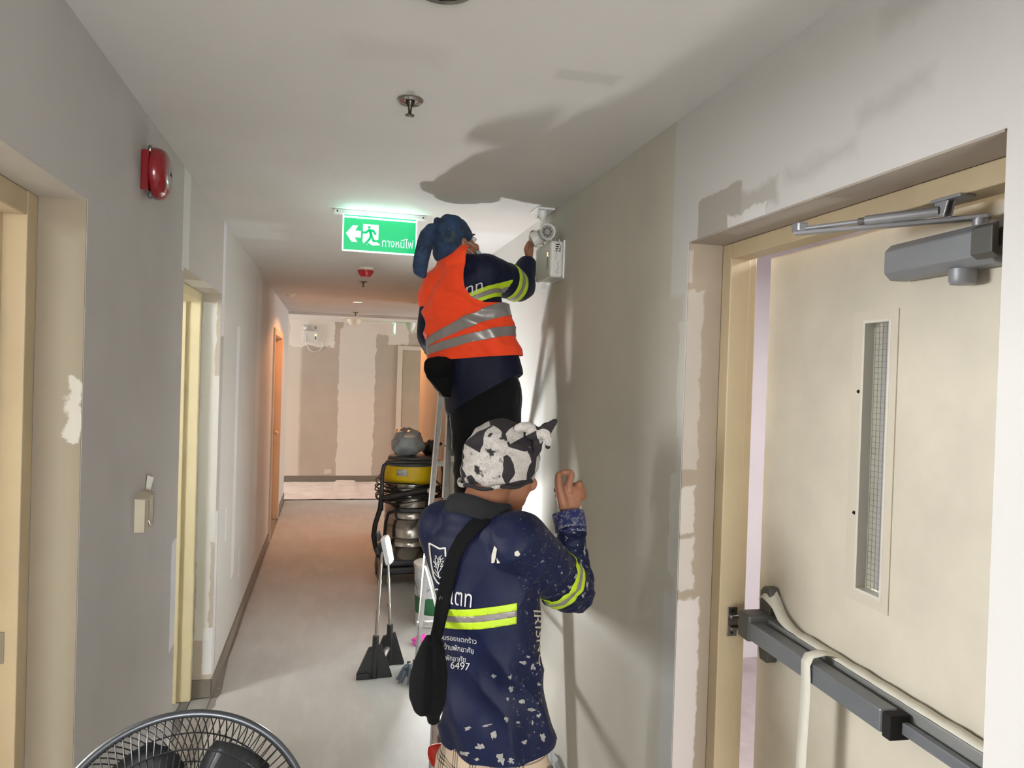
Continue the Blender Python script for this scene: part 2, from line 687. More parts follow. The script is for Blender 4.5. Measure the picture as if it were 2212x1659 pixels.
# dusty board laid over the corridor floor, with a torn left edge at the recess
k = NT('dusty_board')
sepn = k.n('ShaderNodeSeparateXYZ')
k.link(k.obj(), sepn.inputs[0])
big = k.noise(1.3, 5.0, 0.6)
streak = k.noise(3.0, 6.0, 0.65, k.mapping((3.0, 0.8, 1)))
cc = k.mix(k.ramp(big, 0.3, 0.7), lin('#adaeac'), lin('#bcbdbb'))
cc = k.mix(k.math('MULTIPLY', k.ramp(streak, 0.48, 0.7), 0.35), cc, lin('#cfcfcc'))
fle = k.noise(26.0, 5.0, 0.7)
cc = k.mix(k.math('MULTIPLY', k.ramp(fle, 0.66, 0.72), 0.5), cc, lin('#dedad3'))
k.color(cc)
k.b.inputs['Roughness'].default_value = 0.62
k.bump(k.noise(22.0, 5.0, 0.6), 0.15, 0.004)
m_board = k.m
pts = [(L + 0.018, -3.5), (0.935, -3.5), (0.935, 8.02), (0.935, 9.95), (L + 0.02, 9.95)]
y = 9.5
rnd = random.Random(3)
while y > 4.15:
    pts.append((L + 0.020 + rnd.uniform(-0.003, 0.003), y))
    y -= 0.45
for yy in (4.08, 4.0, 3.93, 3.88, 3.80, 3.72, 3.6, 3.4, 3.2, 3.0):
    pts.append((L + 0.03 + rnd.uniform(-0.015, 0.02), yy))
sheet = MB().prism(pts, -0.006, 0.0)
tag(sheet.build('floor_protection_board', m_board), 'dusty grey-beige protection board laid along the corridor floor', 'floor cover')

# tiles in the recess of the second left door
tl = empty('floor_tiles_recess')
struct(tl, 'grey tiles and dark threshold strip in the second left door recess')
for (x0, x1, y0, y1, mm) in [(-0.645, -0.555, 3.045, 3.52, m_tile), (-0.645, -0.555, 3.524, 4.03, m_tile),
                             (-0.69, -0.649, 3.045, 4.03, m_tile_d), (-0.745, -0.694, 3.045, 4.03, m_tile)]:
    MB().box(x0, x1, y0, y1, -0.006, 0.0).build('floor_tile', mm, tl, bevel=0.0015)

# ceiling with a small beam added to block grazing daylight at the corridor end
cl = struct(MB().box(-0.81, 1.13, -3.5, 9.95, C, C + 0.12).box(-4, 5, 10.05, 11.75, C - 0.005, C + 0.12).box(1.13, 5, 8.05, 9.95, C, C + 0.12)
            .build('ceiling', m_ceil), 'patched off-white plaster ceiling of the corridor')
MB().box(-4, 5, 9.95, 10.05, C - 0.035, C + 0.12).build('daylight_stop', m_ceil, cl)
struct(MB().box(1.13, 3.4, -0.5, 4.1, 2.6, 2.7).build('ceiling_stairwell', m_pink), 'stairwell ceiling beyond the fire door')
struct(MB().box(-3.0, -0.81, -0.2, 4.8, 2.6, 2.7).build('ceiling_room', m_room), 'ceiling of the room behind the left doors')

# walls
WL = L - 0.257
wl = MB()
for (y0, y1, z0) in [(-3.5, 0.85, 0), (0.85, 1.89, 2.075), (1.89, 3.035, 0), (3.035, 4.045, 2.075), (4.045, 7.62, 0), (7.62, 8.74, 2.07), (8.74, 10.0, 0)]:
    wl.box(WL, L, y0, y1, z0 if z0 else -0.1, C + 0.1)
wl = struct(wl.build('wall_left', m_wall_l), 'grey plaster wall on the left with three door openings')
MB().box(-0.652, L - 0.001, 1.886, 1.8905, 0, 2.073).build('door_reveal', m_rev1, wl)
MB().box(-0.652, L - 0.001, 0.86, 1.886, 2.071, 2.0755).build('door_soffit', mat('soffit_plaster', '#c3bbb0', 0.75, var=0.05), wl)
MB().box(-0.645, L - 0.001, 4.041, 4.0455, 0.0, 2.073).build('door_reveal', m_rev2, wl)
MB().box(-0.645, L - 0.001, 3.04, 4.041, 2.071, 2.0755).build('door_soffit', patch_mat('soffit_plaster_putty', '#bdb4a8', [(-0.66, -0.54, 3.45, 3.75, '#dcd8d2', 0.8, 0.8)], 'XY'), wl)
wr = MB()
for (y0, y1, z0) in [(-3.5, 0.88, 0), (0.88, 1.865, 2.083), (1.865, 8.05, 0)]:
    wr.box(R, 1.13, y0, y1, z0 if z0 else -0.1, C + 0.1)
wr = struct(wr.build('wall_right', m_wall_r), 'patched plaster wall on the right with the fire door opening')
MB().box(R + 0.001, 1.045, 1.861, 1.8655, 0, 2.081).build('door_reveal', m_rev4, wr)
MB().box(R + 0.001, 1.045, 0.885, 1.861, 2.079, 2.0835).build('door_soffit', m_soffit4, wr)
struct(MB().box(-4, 5, 11.6, 11.75, -0.1, C + 0.1).build('wall_back', m_back), 'beige far wall with pale filled bands')
struct(MB().box(1.13, 5, 7.9, 8.05, -0.1, C + 0.1).build('wall_lobby', m_back), 'lobby wall round the corner on the right')
struct(MB().box(-4, WL, 9.85, 10.0, -0.1, C + 0.1).build('wall_cross_left', m_back), 'cross corridor wall round the corner on the left')
for nm, x0, x1, yy0, yy1 in (('wall_cross_end_left', -4.1, -3.9, 10.0, 11.6), ('wall_cross_end_right', 4.9, 5.1, 8.05, 11.6)):
    struct(MB().box(x0, x1, yy0, yy1, -0.1, C + 0.1).build(nm, m_back), 'solid end wall of the cross corridor')  # no window opening; a daylight lamp stands in front of each
# near end wall with a window opening
w = MB().box(-0.81, -0.40, -3.65, -3.5, -0.1, C + 0.1).box(0.80, 1.13, -3.65, -3.5, -0.1, C + 0.1).box(-0.40, 0.80, -3.65, -3.5, -0.1, 0.65).box(-0.40, 0.80, -3.65, -3.5, 2.25, C + 0.1)
struct(w.build('wall_front', m_back), 'near end wall of the corridor with its window')
wn = empty('window_1')
struct(wn, 'window at the near end of the corridor')
MB().box(-0.40, 0.80, -3.6, -3.55, 0.65, 0.70).box(-0.40, 0.80, -3.6, -3.55, 2.20, 2.25).box(-0.40, -0.35, -3.6, -3.55, 0.7, 2.2).box(0.75, 0.80, -3.6, -3.55, 0.7, 2.2).build('window_frame', m_white, wn)
MB().box(-0.35, 0.75, -3.58, -3.57, 0.70, 2.20).build('pane', mat('window_glass', '#f4f8fa', 0.02, var=0, trans=1.0, ior=1.1), wn)
# stairwell and room shells
struct(MB().box(1.13, 3.5, 4.1, 4.25, -0.1, 2.7).build('wall_stairwell_far', m_pink), 'pale pinkish stairwell wall seen through the door gap')
struct(MB().box(3.4, 3.55, -0.5, 4.1, -0.1, 2.7).build('wall_stairwell_side', m_pink), 'outer stairwell wall')
struct(MB().box(1.13, 3.5, -0.65, -0.5, -0.1, 2.7).build('wall_stairwell_near', m_pink), 'near stairwell wall')
struct(MB().box(-3.15, -3.0, -0.2, 4.8, -0.1, 2.7).box(-3.1, WL, 4.8, 4.95, -0.1, 2.7).box(-3.1, WL, -0.35, -0.2, -0.1, 2.7).build('wall_room', m_room), 'walls of the room behind the left doors')


def skirting(name, runs, label):
    e = empty(name)
    struct(e, label)
    for (axis, a0, a1, c0, c1) in runs:
        n = max(1, round((a1 - a0) / 0.6))
        st = (a1 - a0) / n
        for i in range(n):
            p, q = a0 + i * st + 0.001, a0 + (i + 1) * st - 0.001
            b = MB()
            if axis == 'y':
                b.box(c0, c1, p, q, 0.004, 0.094)
            else:
                b.box(p, q, c0, c1, 0.004, 0.094)
            b.build('skirting_tile', m_skirt, e, bevel=0.0012)
    return e


skirting('baseboard_left', [('y', 4.035, 7.54, L, L + 0.010), ('y', 8.82, 10.0, L, L + 0.010), ('x', -0.645, L + 0.0, 4.030, 4.041), ('y', 1.89, 3.03, L, L + 0.010)], 'taupe tile skirting along the left wall')
skirting('baseboard_right', [('y', 1.87, 8.05, R - 0.010, R)], 'taupe tile skirting along the right wall')
skirting('baseboard_back', [('x', -3.8, 1.0, 11.59, 11.6), ('x', 1.95, 4.8, 11.59, 11.6)], 'taupe tile skirting along the far wall')

# ------------------------------------------------------------------ left doors
d1 = empty('door_1', (-0.72, 1.37, 0))
struct(d1, 'cream steel door frame in the near left doorway')
MB().box(-0.80, -0.653, 1.829, 1.888, 0, 2.073).box(-0.80, -0.70, 1.812, 1.83, 0, 2.03).build('jamb', m_frame, d1, bevel=0.003)
MB().box(-0.80, -0.653, 0.852, 0.91, 0, 2.073).build('jamb', m_frame, d1, bevel=0.003)
MB().box(-0.80, -0.653, 0.91, 1.829, 2.018, 2.072).build('head', m_frame, d1, bevel=0.003)
sp = MB().box(-0.722, -0.678, 1.8265, 1.8295, 1.035, 1.105).build('strike_plate', m_steel, d1, bevel=0.001)
MB().box(-0.716, -0.69, 1.821, 1.827, 1.052, 1.060).box(-0.716, -0.69, 1.821, 1.827, 1.080, 1.088).build('strike_lip', m_steel, sp, bevel=0.001)

d2 = empty('door_2', (-0.70, 3.54, 0))
struct(d2, 'pale yellow door frame in the second left doorway')
MB().box(-0.80, -0.646, 4.000, 4.041, 0, 2.071).box(-0.80, -0.71, 3.985, 4.0, 0, 2.03).build('jamb', m_cream2, d2, bevel=0.003)
MB().box(-0.80, -0.646, 3.037, 3.08, 0, 2.071).build('jamb', m_cream2, d2, bevel=0.003)
MB().box(-0.80, -0.646, 3.08, 4.0, 2.022, 2.071).build('head', m_cream2, d2, bevel=0.003)
MB().box(-1.70, -0.815, 3.035, 3.08, 0.004, 2.02).build('leaf', m_cream2, d2)

d3 = empty('door_3', (-0.58, 8.18, 0))
struct(d3, 'closed beige door with casing far along the left wall')
m_casing = mat('beige_casing_paint', '#cdb393', 0.5, var=0.04)
MB().box(-0.66, L + 0.018, 7.555, 7.622, 0, 2.10).build('casing', m_casing, d3, bevel=0.003)
MB().box(-0.66, L + 0.018, 8.735, 8.80, 0, 2.10).build('casing', m_casing, d3, bevel=0.003)
MB().box(-0.66, L + 0.018, 7.622, 8.735, 2.035, 2.10).build('casing', m_casing, d3, bevel=0.003)
lf = MB().box(-0.655, -0.612, 7.63, 8.728, 0.006, 2.033).build('leaf', mat('beige_leaf_paint', '#c1a482', 0.5, var=0.04), d3)
hd = MB()
hd.tube([(-0.612, 7.72, 1.05), (-0.53, 7.72, 1.055), (-0.515, 7.735, 1.06), (-0.51, 7.86, 1.05)], [0.012, 0.014, 0.016, 0.013])
hd.ball((-0.52, 7.73, 1.06), 0.026, 0.03, 0.022)
hd.ball((-0.54, 7.76, 0.985), 0.014, 0.02, 0.045)
hd.build('wrapped_handle', mat('masking_paper_warm', '#cfa981', 0.8, bump=0.5, bscale=50), lf, smooth=True)

# door on the far wall
d5 = empty('door_5', (1.45, 11.58, 0))
struct(d5, 'beige door with pale casing on the far wall')
m_casing2 = mat('pale_casing_paint', '#cbbfae', 0.5, var=0.03)
MB().box(1.00, 1.075, 11.565, 11.6, 0, 2.115).build('casing', m_casing2, d5, bevel=0.003)
MB().box(1.875, 1.95, 11.565, 11.6, 0, 2.115).build('casing', m_casing2, d5, bevel=0.003)
MB().box(1.075, 1.875, 11.565, 11.6, 2.045, 2.115).build('casing', m_casing2, d5, bevel=0.003)
MB().box(1.08, 1.87, 11.572, 11.598, 0.006, 2.04).build('leaf', mat('beige_leaf_far', '#a99a86', 0.5, var=0.03), d5)

# white covering on the floor of the cross corridor, with a folded step
k = NT('pale_floor_sheet')
k.color(k.ramp(k.noise(3.0, 5.0, 0.65), 0.3, 0.7, lin('#cfc0b5'), lin('#e6dad2')))
k.b.inputs['Roughness'].default_value = 0.7
k.bump(k.noise(7.0, 5.0, 0.6), 0.6, 0.03)
bm_ = MB()
nx, ny = 90, 20
vs = []
for j in range(ny + 1):
    for i in range(nx + 1):
        xx = -0.85 + 2.6 * i / nx
        yy = 10.02 + 1.56 * j / ny
        zz = 0.004 + 0.012 * max(0, mnoise.noise(Vector((xx * 3, yy * 3, 0)))) + 0.006 * max(0, mnoise.noise(Vector((xx * 11, yy * 9, 4))))
        if 0.13 < xx < 0.42 and yy > 10.7:
            zz += 0.022
        vs.append((xx, yy, zz))
fs = [(j * (nx + 1) + i, j * (nx + 1) + i + 1, (j + 1) * (nx + 1) + i + 1, (j + 1) * (nx + 1) + i) for j in range(ny) for i in range(nx)]
bm_.add(vs, fs)
tag(bm_.build('floor_sheet', k.m, smooth=True, angle=60), 'crumpled pale sheet spread over the far cross-corridor floor', 'floor cover')

# ------------------------------------------------------------------ fire door on the right
d4 = empty('door_4', (1.118, 0.915, 0))
struct(d4, 'cream fire door standing slightly ajar in its steel frame on the right')
FR = MB()
FR.box(1.045, 1.105, 1.815, 1.861, 0, 2.079).box(1.105, 1.131, 1.826, 1.861, 0, 2.079).build('jamb', m_frame, d4, bevel=0.003)
MB().box(1.045, 1.113, 0.884, 0.925, 0, 2.079).build('jamb', m_frame, d4, bevel=0.003)
MB().box(1.045, 1.105, 0.925, 1.815, 2.037, 2.079).box(1.105, 1.131, 0.925, 1.826, 2.062, 2.079).build('head', m_frame, d4, bevel=0.003)
sp = MB().box(1.070, 1.099, 1.8115, 1.815, 1.008, 1.088).build('strike_plate', m_steel, d4, bevel=0.001)
MB().box(1.075, 1.102, 1.800, 1.812, 1.028, 1.036).box(1.075, 1.102, 1.800, 1.812, 1.060, 1.068).box(1.097, 1.102, 1.800, 1.812, 1.036, 1.060).build('strike_lip', m_steel, sp, bevel=0.001)
MB().lathe([(0.0045, 0), (0.0045, 0.001)], 12, frame_mx((1.084, 1.8115, 1.018), (1, 0, 0), (0, 0, 1), (0, -1, 0))).lathe([(0.0045, 0), (0.0045, 0.001)], 12, frame_mx((1.084, 1.8115, 1.078), (1, 0, 0), (0, 0, 1), (0, -1, 0))).build('screw_hole', m_dark, sp)
ang = math.atan(0.0514)
LS = Vector((math.sin(ang), math.cos(ang), 0))      # along the leaf, from hinge to free edge
LN = Vector((-math.cos(ang), math.sin(ang), 0))     # out of the leaf, into the corridor
LM = frame_mx((1.118, 0.915, 0), LS, LN, (0, 0, 1))
lf = MB()
for b in [(0, 0.897, -0.045, 0, 0.008, 1.252), (0, 0.897, -0.045, 0, 1.845, 2.045), (0, 0.408, -0.045, 0, 1.252, 1.845), (0.492, 0.897, -0.045, 0, 1.252, 1.845)]:
    lf.box(*b, mx=LM)
leaf = lf.build('leaf', m_leaf, d4)
vt = MB()
m_bead = mat('cream_bead_paint', '#d2c9b8', 0.5, var=0.03)
for b in [(0.384, 0.408, 0, 0.003, 1.228, 1.866), (0.492, 0.528, 0, 0.003, 1.228, 1.866), (0.408, 0.492, 0, 0.003, 1.228, 1.252), (0.408, 0.492, 0, 0.003, 1.845, 1.866)]:
    vt.box(*b, mx=LM)
vt.build('vision_trim', m_bead, leaf)
bd = MB()
for b in [(0.405, 0.412, -0.02, 0.004, 1.25, 1.847), (0.488, 0.495, -0.02, 0.004, 1.25, 1.847), (0.412, 0.488, -0.02, 0.004, 1.25, 1.257), (0.412, 0.488, -0.02, 0.004, 1.84, 1.847)]:
    bd.box(*b, mx=LM)
bd.build('glazing_bead', mat('white_bead', '#d9d4c8', 0.4, var=0.02), leaf, bevel=0.001)
MB().box(0.411, 0.489, -0.027, -0.021, 1.255, 1.842, mx=LM).build('glass_pane', mat('wired_glass', '#e3ebe2', 0.12, var=0, trans=0.9, ior=1.12), leaf)
wm = MB()
for i in range(7):
    s = 0.414 + i * 0.0122
    wm.box(s - 0.0003, s + 0.0003, -0.0245, -0.0235, 1.256, 1.841, mx=LM)
z = 1.262
while z < 1.84:
    wm.box(0.412, 0.488, -0.0245, -0.0235, z - 0.0003, z + 0.0003, mx=LM)
    z += 0.0127
wmo = wm.build('glass_wire', mat('wire_grey', '#77736a', 0.4, metal=0.8, var=0), leaf)
wmo['kind'] = 'stuff'
sc_ = MB()
for zz in (1.42, 1.69):
    sc_.lathe([(0.0045, 0.003), (0.003, 0.0055)], 12, frame_mx(LM @ Vector((0.503, 0, zz)), LS, (0, 0, 1), LN))
    so = sc_.build('screw', m_dark, leaf)
    sc_ = MB()

# panic bar
m_gun = mat('gunmetal_paint', '#777a7f', 0.42, metal=0.35, var=0.05, vscale=9, fleck=('#b9bdc2', 30.0), fleck_amt=0.72)
m_gun2 = mat('gunmetal_dark', '#5e5d58', 0.5, metal=0.3, var=0.05)
pb = MB().box(0.02, 0.80, 0.0, 0.036, 1.043, 1.088, mx=LM).build('panic_bar', mat('rail_grey', '#9a9a98', 0.4, metal=0.4, var=0.03), leaf, bevel=0.003)
MB().box(0.285, 0.790, 0.050, 0.088, 1.036, 1.082, mx=LM).build('push_pad', m_gun, pb, bevel=0.004)
MB().box(0.262, 0.286, 0.040, 0.084, 1.030, 1.078, mx=LM).build('pad_end', m_dark, pb, bevel=0.003)
MB().box(0.02, 0.262, 0.045, 0.060, 1.043, 1.066, mx=LM).build('rail_channel', m_gun, pb, bevel=0.002)
MB().box(0.786, 0.842, 0.0, 0.093, 1.030, 1.100, mx=LM).build('chassis', m_gun2, pb, bevel=0.008, seg=3)
MB().prism([(0.800, 0.968), (0.835, 0.968), (0.842, 0.995), (0.842, 1.15), (0.825, 1.165), (0.80, 1.165), (0.792, 1.15), (0.792, 0.995)], 0.0, 0.03,
           frame_mx(LM @ Vector((0, 0, 0)), LS, (0, 0, 1), LN)).build('latch_case', m_gun2, pb, bevel=0.003)
# overhead closer
m_clo = mat('closer_grey', '#8b8d91', 0.45, metal=0.3, var=0.04)
oct_ = [(0.0, -0.028), (0.012, -0.036), (0.046, -0.036), (0.060, -0.022), (0.060, 0.022), (0.046, 0.036), (0.012, 0.036), (0.0, 0.028)]
CM = frame_mx(LM @ Vector((0.05, 0, 1.952)), LN, (0, 0, 1), LS)
cb = MB().prism(oct_, 0.05, 0.310, CM).build('door_closer', m_clo, leaf, bevel=0.003)
MB().prism([(0.03 + 0.026 * math.cos(a), 0.026 * math.sin(a)) for a in [PI / 8 + i * PI / 4 for i in range(8)]], 0.0, 0.05, CM).build('end_block', mat('closer_dark', '#5b5a55', 0.5, metal=0.3), cb, bevel=0.002)
MB().prism([(0.060 + 0.0, -0.03), (0.060, 0.03), (0.074, 0.022), (0.074, -0.022)][::-1], 0.03, 0.075, CM).build('valve_cap', mat('closer_dark', '#5b5a55'), cb, bevel=0.002)
MB().lathe([(0.020, -0.062), (0.023, -0.056), (0.023, -0.035)], 24, frame_mx(LM @ Vector((0.185, 0.032, 1.952)), LS, LN, (0, 0, 1))).build('adjuster_cap', m_clo, cb, smooth=True)
m_arm = mat('arm_silver', '#9c9ca0', 0.38, metal=0.7, var=0.05)


def atz(px, py, z):
    d = AXES @ Vector(((px - CX) / FPX, -(py - CY) / FPX, 1.0))
    return EYE + d * ((z - EYE[2]) / d[2])


spin = LM @ Vector((0.150, 0.032, 1.995))
elbow = atz(1727, 512, 1.998)
brk = atz(2040, 455, 2.016)
MB().cyl(spin - Vector((0, 0, 0.012)), spin + Vector((0, 0, 0.010)), 0.013).build('spindle', m_arm, cb, smooth=True)
dv = (elbow - spin)
ln = dv.length
dv.normalize()
sidev = Vector((0, 0, 1)).cross(dv)
MB().prism([(-0.014, -0.013), (ln * 0.25, -0.011), (ln + 0.010, -0.008), (ln + 0.010, 0.008), (ln * 0.25, 0.011), (-0.014, 0.013)], 0.004, 0.012, frame_mx(spin, dv, sidev, (0, 0, 1))).build('main_arm', m_arm, cb, bevel=0.002)
e2 = elbow + Vector((0, 0, 0.016))
dv2 = (brk - e2)
MB().cyl(e2, e2 + dv2 * 0.45, 0.0045).build('arm_rod', m_arm, cb, smooth=True)
MB().cyl(e2 + dv2 * 0.44, e2 + dv2 * 0.50, 0.0065).build('lock_nut', m_gun2, cb, smooth=True)
MB().cyl(e2 + dv2 * 0.49, e2 + dv2 * 0.97, 0.0095).build('arm_sleeve', m_arm, cb, smooth=True)
MB().box(elbow[0] - 0.012, elbow[0] + 0.012, elbow[1] - 0.012, elbow[1] + 0.012, elbow[2] + 0.010, elbow[2] + 0.028).build('elbow_joint', m_arm, cb, bevel=0.003)
br = MB().box(brk[0] - 0.012, brk[0] + 0.022, brk[1] - 0.045, brk[1] + 0.02, 2.031, 2.037).prism([(-0.016, 0), (0.016, 0), (0.007, -0.028), (-0.007, -0.028)][::-1], -0.008, -0.004, frame_mx((brk[0], brk[1], 2.033), (0, 1, 0), (0, 0, 1), (1, 0, 0))).prism([(-0.016, 0), (0.016, 0), (0.007, -0.028), (-0.007, -0.028)][::-1], 0.006, 0.010, frame_mx((brk[0], brk[1], 2.033), (0, 1, 0), (0, 0, 1), (1, 0, 0)))
br.build('arm_bracket', m_arm, cb, bevel=0.001)

# masking tape along the bar and hanging over it
m_tape = mat('masking_tape', '#d9d5c8', 0.75, var=0.04, vscale=20, bump=0.25, bscale=40)


def ribbon(name, rows, m, thick=0.0006, parent=None):
    b = MB()
    vs = [p for r in rows for p in r]
    n = len(rows[0])
    fs = [(i * n + j, i * n + j + 1, (i + 1) * n + j + 1, (i + 1) * n + j) for i in range(len(rows) - 1) for j in range(n - 1)]
    b.add(vs, fs)
    return b.build(name, m, parent, smooth=True, solid=thick, angle=180)


rows = []
for i in range(61):
    s = 0.835 - 0.81 * i / 60
    wob = 0.004 * math.sin(i * 0.9) * math.exp(-i / 25) + 0.003 * mnoise.noise(Vector((s * 20, 0, 0)))
    lift = 0.055 * math.exp(-((i - 2) / 4.5) ** 2)
    rows.append([LM @ Vector((s, 0.013 + wob * 0.5 - lift * 0.1, 1.096 + wob + lift * 1.15)), LM @ Vector((s, 0.026 + wob * 0.5, 1.093 + wob * 0.8 + lift)), LM @ Vector((s, 0.038 + wob * 0.5, 1.0905 + lift * 0.8 + abs(wob) * 0.6))])
t = ribbon('masking_tape', rows, m_tape)
tag(t, 'wavy cream masking tape stuck along the top of the panic bar', 'tape')
rows = []
path = [(0.030, 1.096), (0.055, 1.099), (0.085, 1.094), (0.094, 1.078), (0.093, 1.05), (0.0925, 1.0), (0.095, 0.9), (0.097, 0.8), (0.093, 0.7), (0.09, 0.6)]
for i, (yy, zz) in enumerate(path):
    rows.append([LM @ Vector((0.508 + 0.002 * math.sin(i), yy, zz)), LM @ Vector((0.525, yy + 0.001, zz + 0.002)), LM @ Vector((0.545 + 0.002 * math.cos(i), yy, zz))])
t = ribbon('masking_tape', rows, m_tape)
tag(t, 'cream masking tape strip looped over the push bar and hanging down', 'tape')

# ================================================================== things on ceiling and walls
m_red = mat('bell_red_enamel', '#7c0d16', 0.22, var=0.03, coat=0.5)
m_chrome = mat('chrome', '#b4b0aa', 0.18, metal=1.0, var=0)
m_blackp = mat('black_plastic', '#1b1b1c', 0.45, var=0.05)
m_blackr = mat('black_rubber', '#141415', 0.6, var=0.05, bump=0.1, bscale=120)
m_alu = mat('aluminium_scuffed', '#b9b8b4', 0.38, metal=0.85, var=0.12, vscale=22, fleck=('#e6e6e4', 40.0), fleck_amt=0.66)
m_alu_d = mat('aluminium_dark', '#77746d', 0.5, metal=0.6, var=0.2, vscale=18, fleck=('#b9b6b0', 30.0), fleck_amt=0.62)  # darker aluminium for right rails, steps, spreaders and platform
m_cream_pl = mat('cream_plastic', '#d8cdb8', 0.5, var=0.02)
m_led = mat('lamp_lens', '#ffffff', 0.3, var=0, emit='#f7f9ff', estr=14.0)


def disc(c, nrm, up, r, z0, z1, n=24, r2=None):
    nrm = Vector(nrm).normalized()
    up = (Vector(up) - nrm * Vector(up).dot(nrm)).normalized()
    return MB().lathe([(r, z0), (r if r2 is None else r2, z1)], n, frame_mx(c, up.cross(nrm), up, nrm))


# fire alarm bell
bc = Vector((L, 2.405, 2.268))
bell = empty('fire_alarm_bell', bc, 'round red fire alarm bell on the left wall', 'fire bell')
MB().prism([(-0.05, -0.058), (0.05, -0.058), (0.05, 0.058), (-0.05, 0.058)], 0.0, 0.022, frame_mx(bc, (0, 1, 0), (0, 0, 1), (1, 0, 0))).build('back_box', m_red, bell, bevel=0.004)
prof = [(0.070, 0.026), (0.0755, 0.028), (0.0765, 0.036), (0.0745, 0.048), (0.066, 0.060), (0.050, 0.067), (0.030, 0.070), (0.012, 0.071), (0.001, 0.071)]
MB().lathe(prof, 48, frame_mx(bc, (0, 1, 0), (0, 0, 1), (1, 0, 0))).build('gong', m_red, bell, smooth=True, angle=60)
MB().lathe([(0.027, 0.0703), (0.026, 0.0716), (0.001, 0.0718)], 32, frame_mx(bc, (0, 1, 0), (0, 0, 1), (1, 0, 0))).build('maker_badge', mat('badge_grey', '#8f8480', 0.5, var=0.05), bell, smooth=True)
mk = MB()
for i in range(5):
    mk.box(-0.010 + i * 0.0045, -0.008 + i * 0.0045, -0.006 + (i % 2) * 0.003, 0.008 - (i % 3) * 0.002, 0.0718, 0.0722, frame_mx(bc, (0, 1, 0), (0, 0, 1), (1, 0, 0)))
mk.box(-0.012, 0.012, -0.001, 0.001, 0.0718, 0.0722, frame_mx(bc, (0, 1, 0), (0, 0, 1), (1, 0, 0)))
mk.build('badge_print', m_dark, bell)
MB().ball(bc + Vector((0.020, -0.03, 0.064)), 0.007, 0.007, 0.012).build('striker', m_steel, bell, smooth=True)
MB().ball(bc + Vector((0.022, -0.02, -0.068)), 0.009, 0.012, 0.012).build('cable_gland', m_gun2, bell, smooth=True)

# call point masked with paper
m_paper = mat('masking_paper', '#c8bca6', 0.85, var=0.05, bump=0.3, bscale=30)
cp = Vector((L, 2.455, 1.252))
call = empty('masked_call_point', cp, 'small wall call point wrapped in cream masking paper', 'call point')
b = MB()
b.box(L, L + 0.022, 2.392, 2.500, 1.205, 1.298)
b.build('red_housing', mat('call_red', '#7a1a1c', 0.4), call)
wp = MB()
wp.box(L, L + 0.028, 2.388, 2.392, 1.201, 1.302).box(L + 0.024, L + 0.028, 2.390, 2.440, 1.201, 1.300).box(L + 0.024, L + 0.027, 2.462, 2.503, 1.202, 1.298).box(L, L + 0.027, 2.500, 2.504, 1.202, 1.298).box(L, L + 0.027, 2.390, 2.502, 1.201, 1.204)
wp.build('paper_wrap', m_paper, call)
fl_ = MB()
fl_.add([(L, 2.375, 1.302), (L + 0.034, 2.382, 1.298), (L + 0.032, 2.455, 1.306), (L, 2.46, 1.312), (L + 0.032, 2.51, 1.303), (L, 2.515, 1.310), (L + 0.033, 2.446, 1.290)], [(0, 1, 2, 3), (3, 2, 4, 5), (1, 6, 2)])
fl_.build('paper_flap', m_paper, call, solid=0.0012)
MB().add([(L + 0.001, 2.515, 1.305), (L + 0.012, 2.525, 1.303), (L + 0.020, 2.530, 1.345), (L + 0.003, 2.522, 1.352), (L + 0.006, 2.565, 1.352), (L + 0.006, 2.562, 1.310)], [(0, 1, 2, 3), (3, 2, 4), (1, 5, 4, 2)]).build('paper_tag', mat('white_paper', '#cfcabe', 0.85), call, solid=0.001)
MB().tube([(L + 0.026, 2.451, 1.225), (L + 0.030, 2.451, 1.214)], 0.005, 10).build('key_slot', m_chrome, call, smooth=True)
MB().ball((L + 0.016, 2.512, 1.283), 0.005).build('cable_end', m_dark, call, smooth=True)


def sprinkler(x, y, label):
    e = empty('fire_sprinkler', (x, y, C), label, 'sprinkler', 'chrome ceiling sprinklers')
    MB().lathe([(0.034, 0.0), (0.036, -0.004), (0.030, -0.010), (0.022, -0.004), (0.014, -0.004)], 32, Matrix.Translation((x, y, C))).build('escutcheon', m_chrome, e, smooth=True)
    MB().lathe([(0.013, 0.0), (0.012, -0.012), (0.006, -0.020), (0.0045, -0.036), (0.006, -0.040)], 20, Matrix.Translation((x, y, C))).build('stem', mat('dark_bronze', '#4a443c', 0.35, metal=0.9), e, smooth=True)
    g = MB().lathe([(0.006, -0.040), (0.010, -0.041), (0.010, -0.044), (0.004, -0.046)], 16, Matrix.Translation((x, y, C)))
    for i in range(10):
        a = 2 * PI * i / 10
        g.box(0.008, 0.0125, -0.0018, 0.0018, -0.0445, -0.042, Matrix.Translation((x, y, C)) @ Matrix.Rotation(a, 4, 'Z'))
    g.build('deflector', mat('dark_bronze', '#4a443c'), e)


sprinkler(0.189, 2.042, 'chrome sprinkler on the ceiling nearest the camera')
sprinkler(0.240, 6.272, 'small sprinkler on the ceiling just beyond the red sounder')
sprinkler(0.282, 9.60, 'tiny sprinkler on the ceiling in front of the speaker cone')


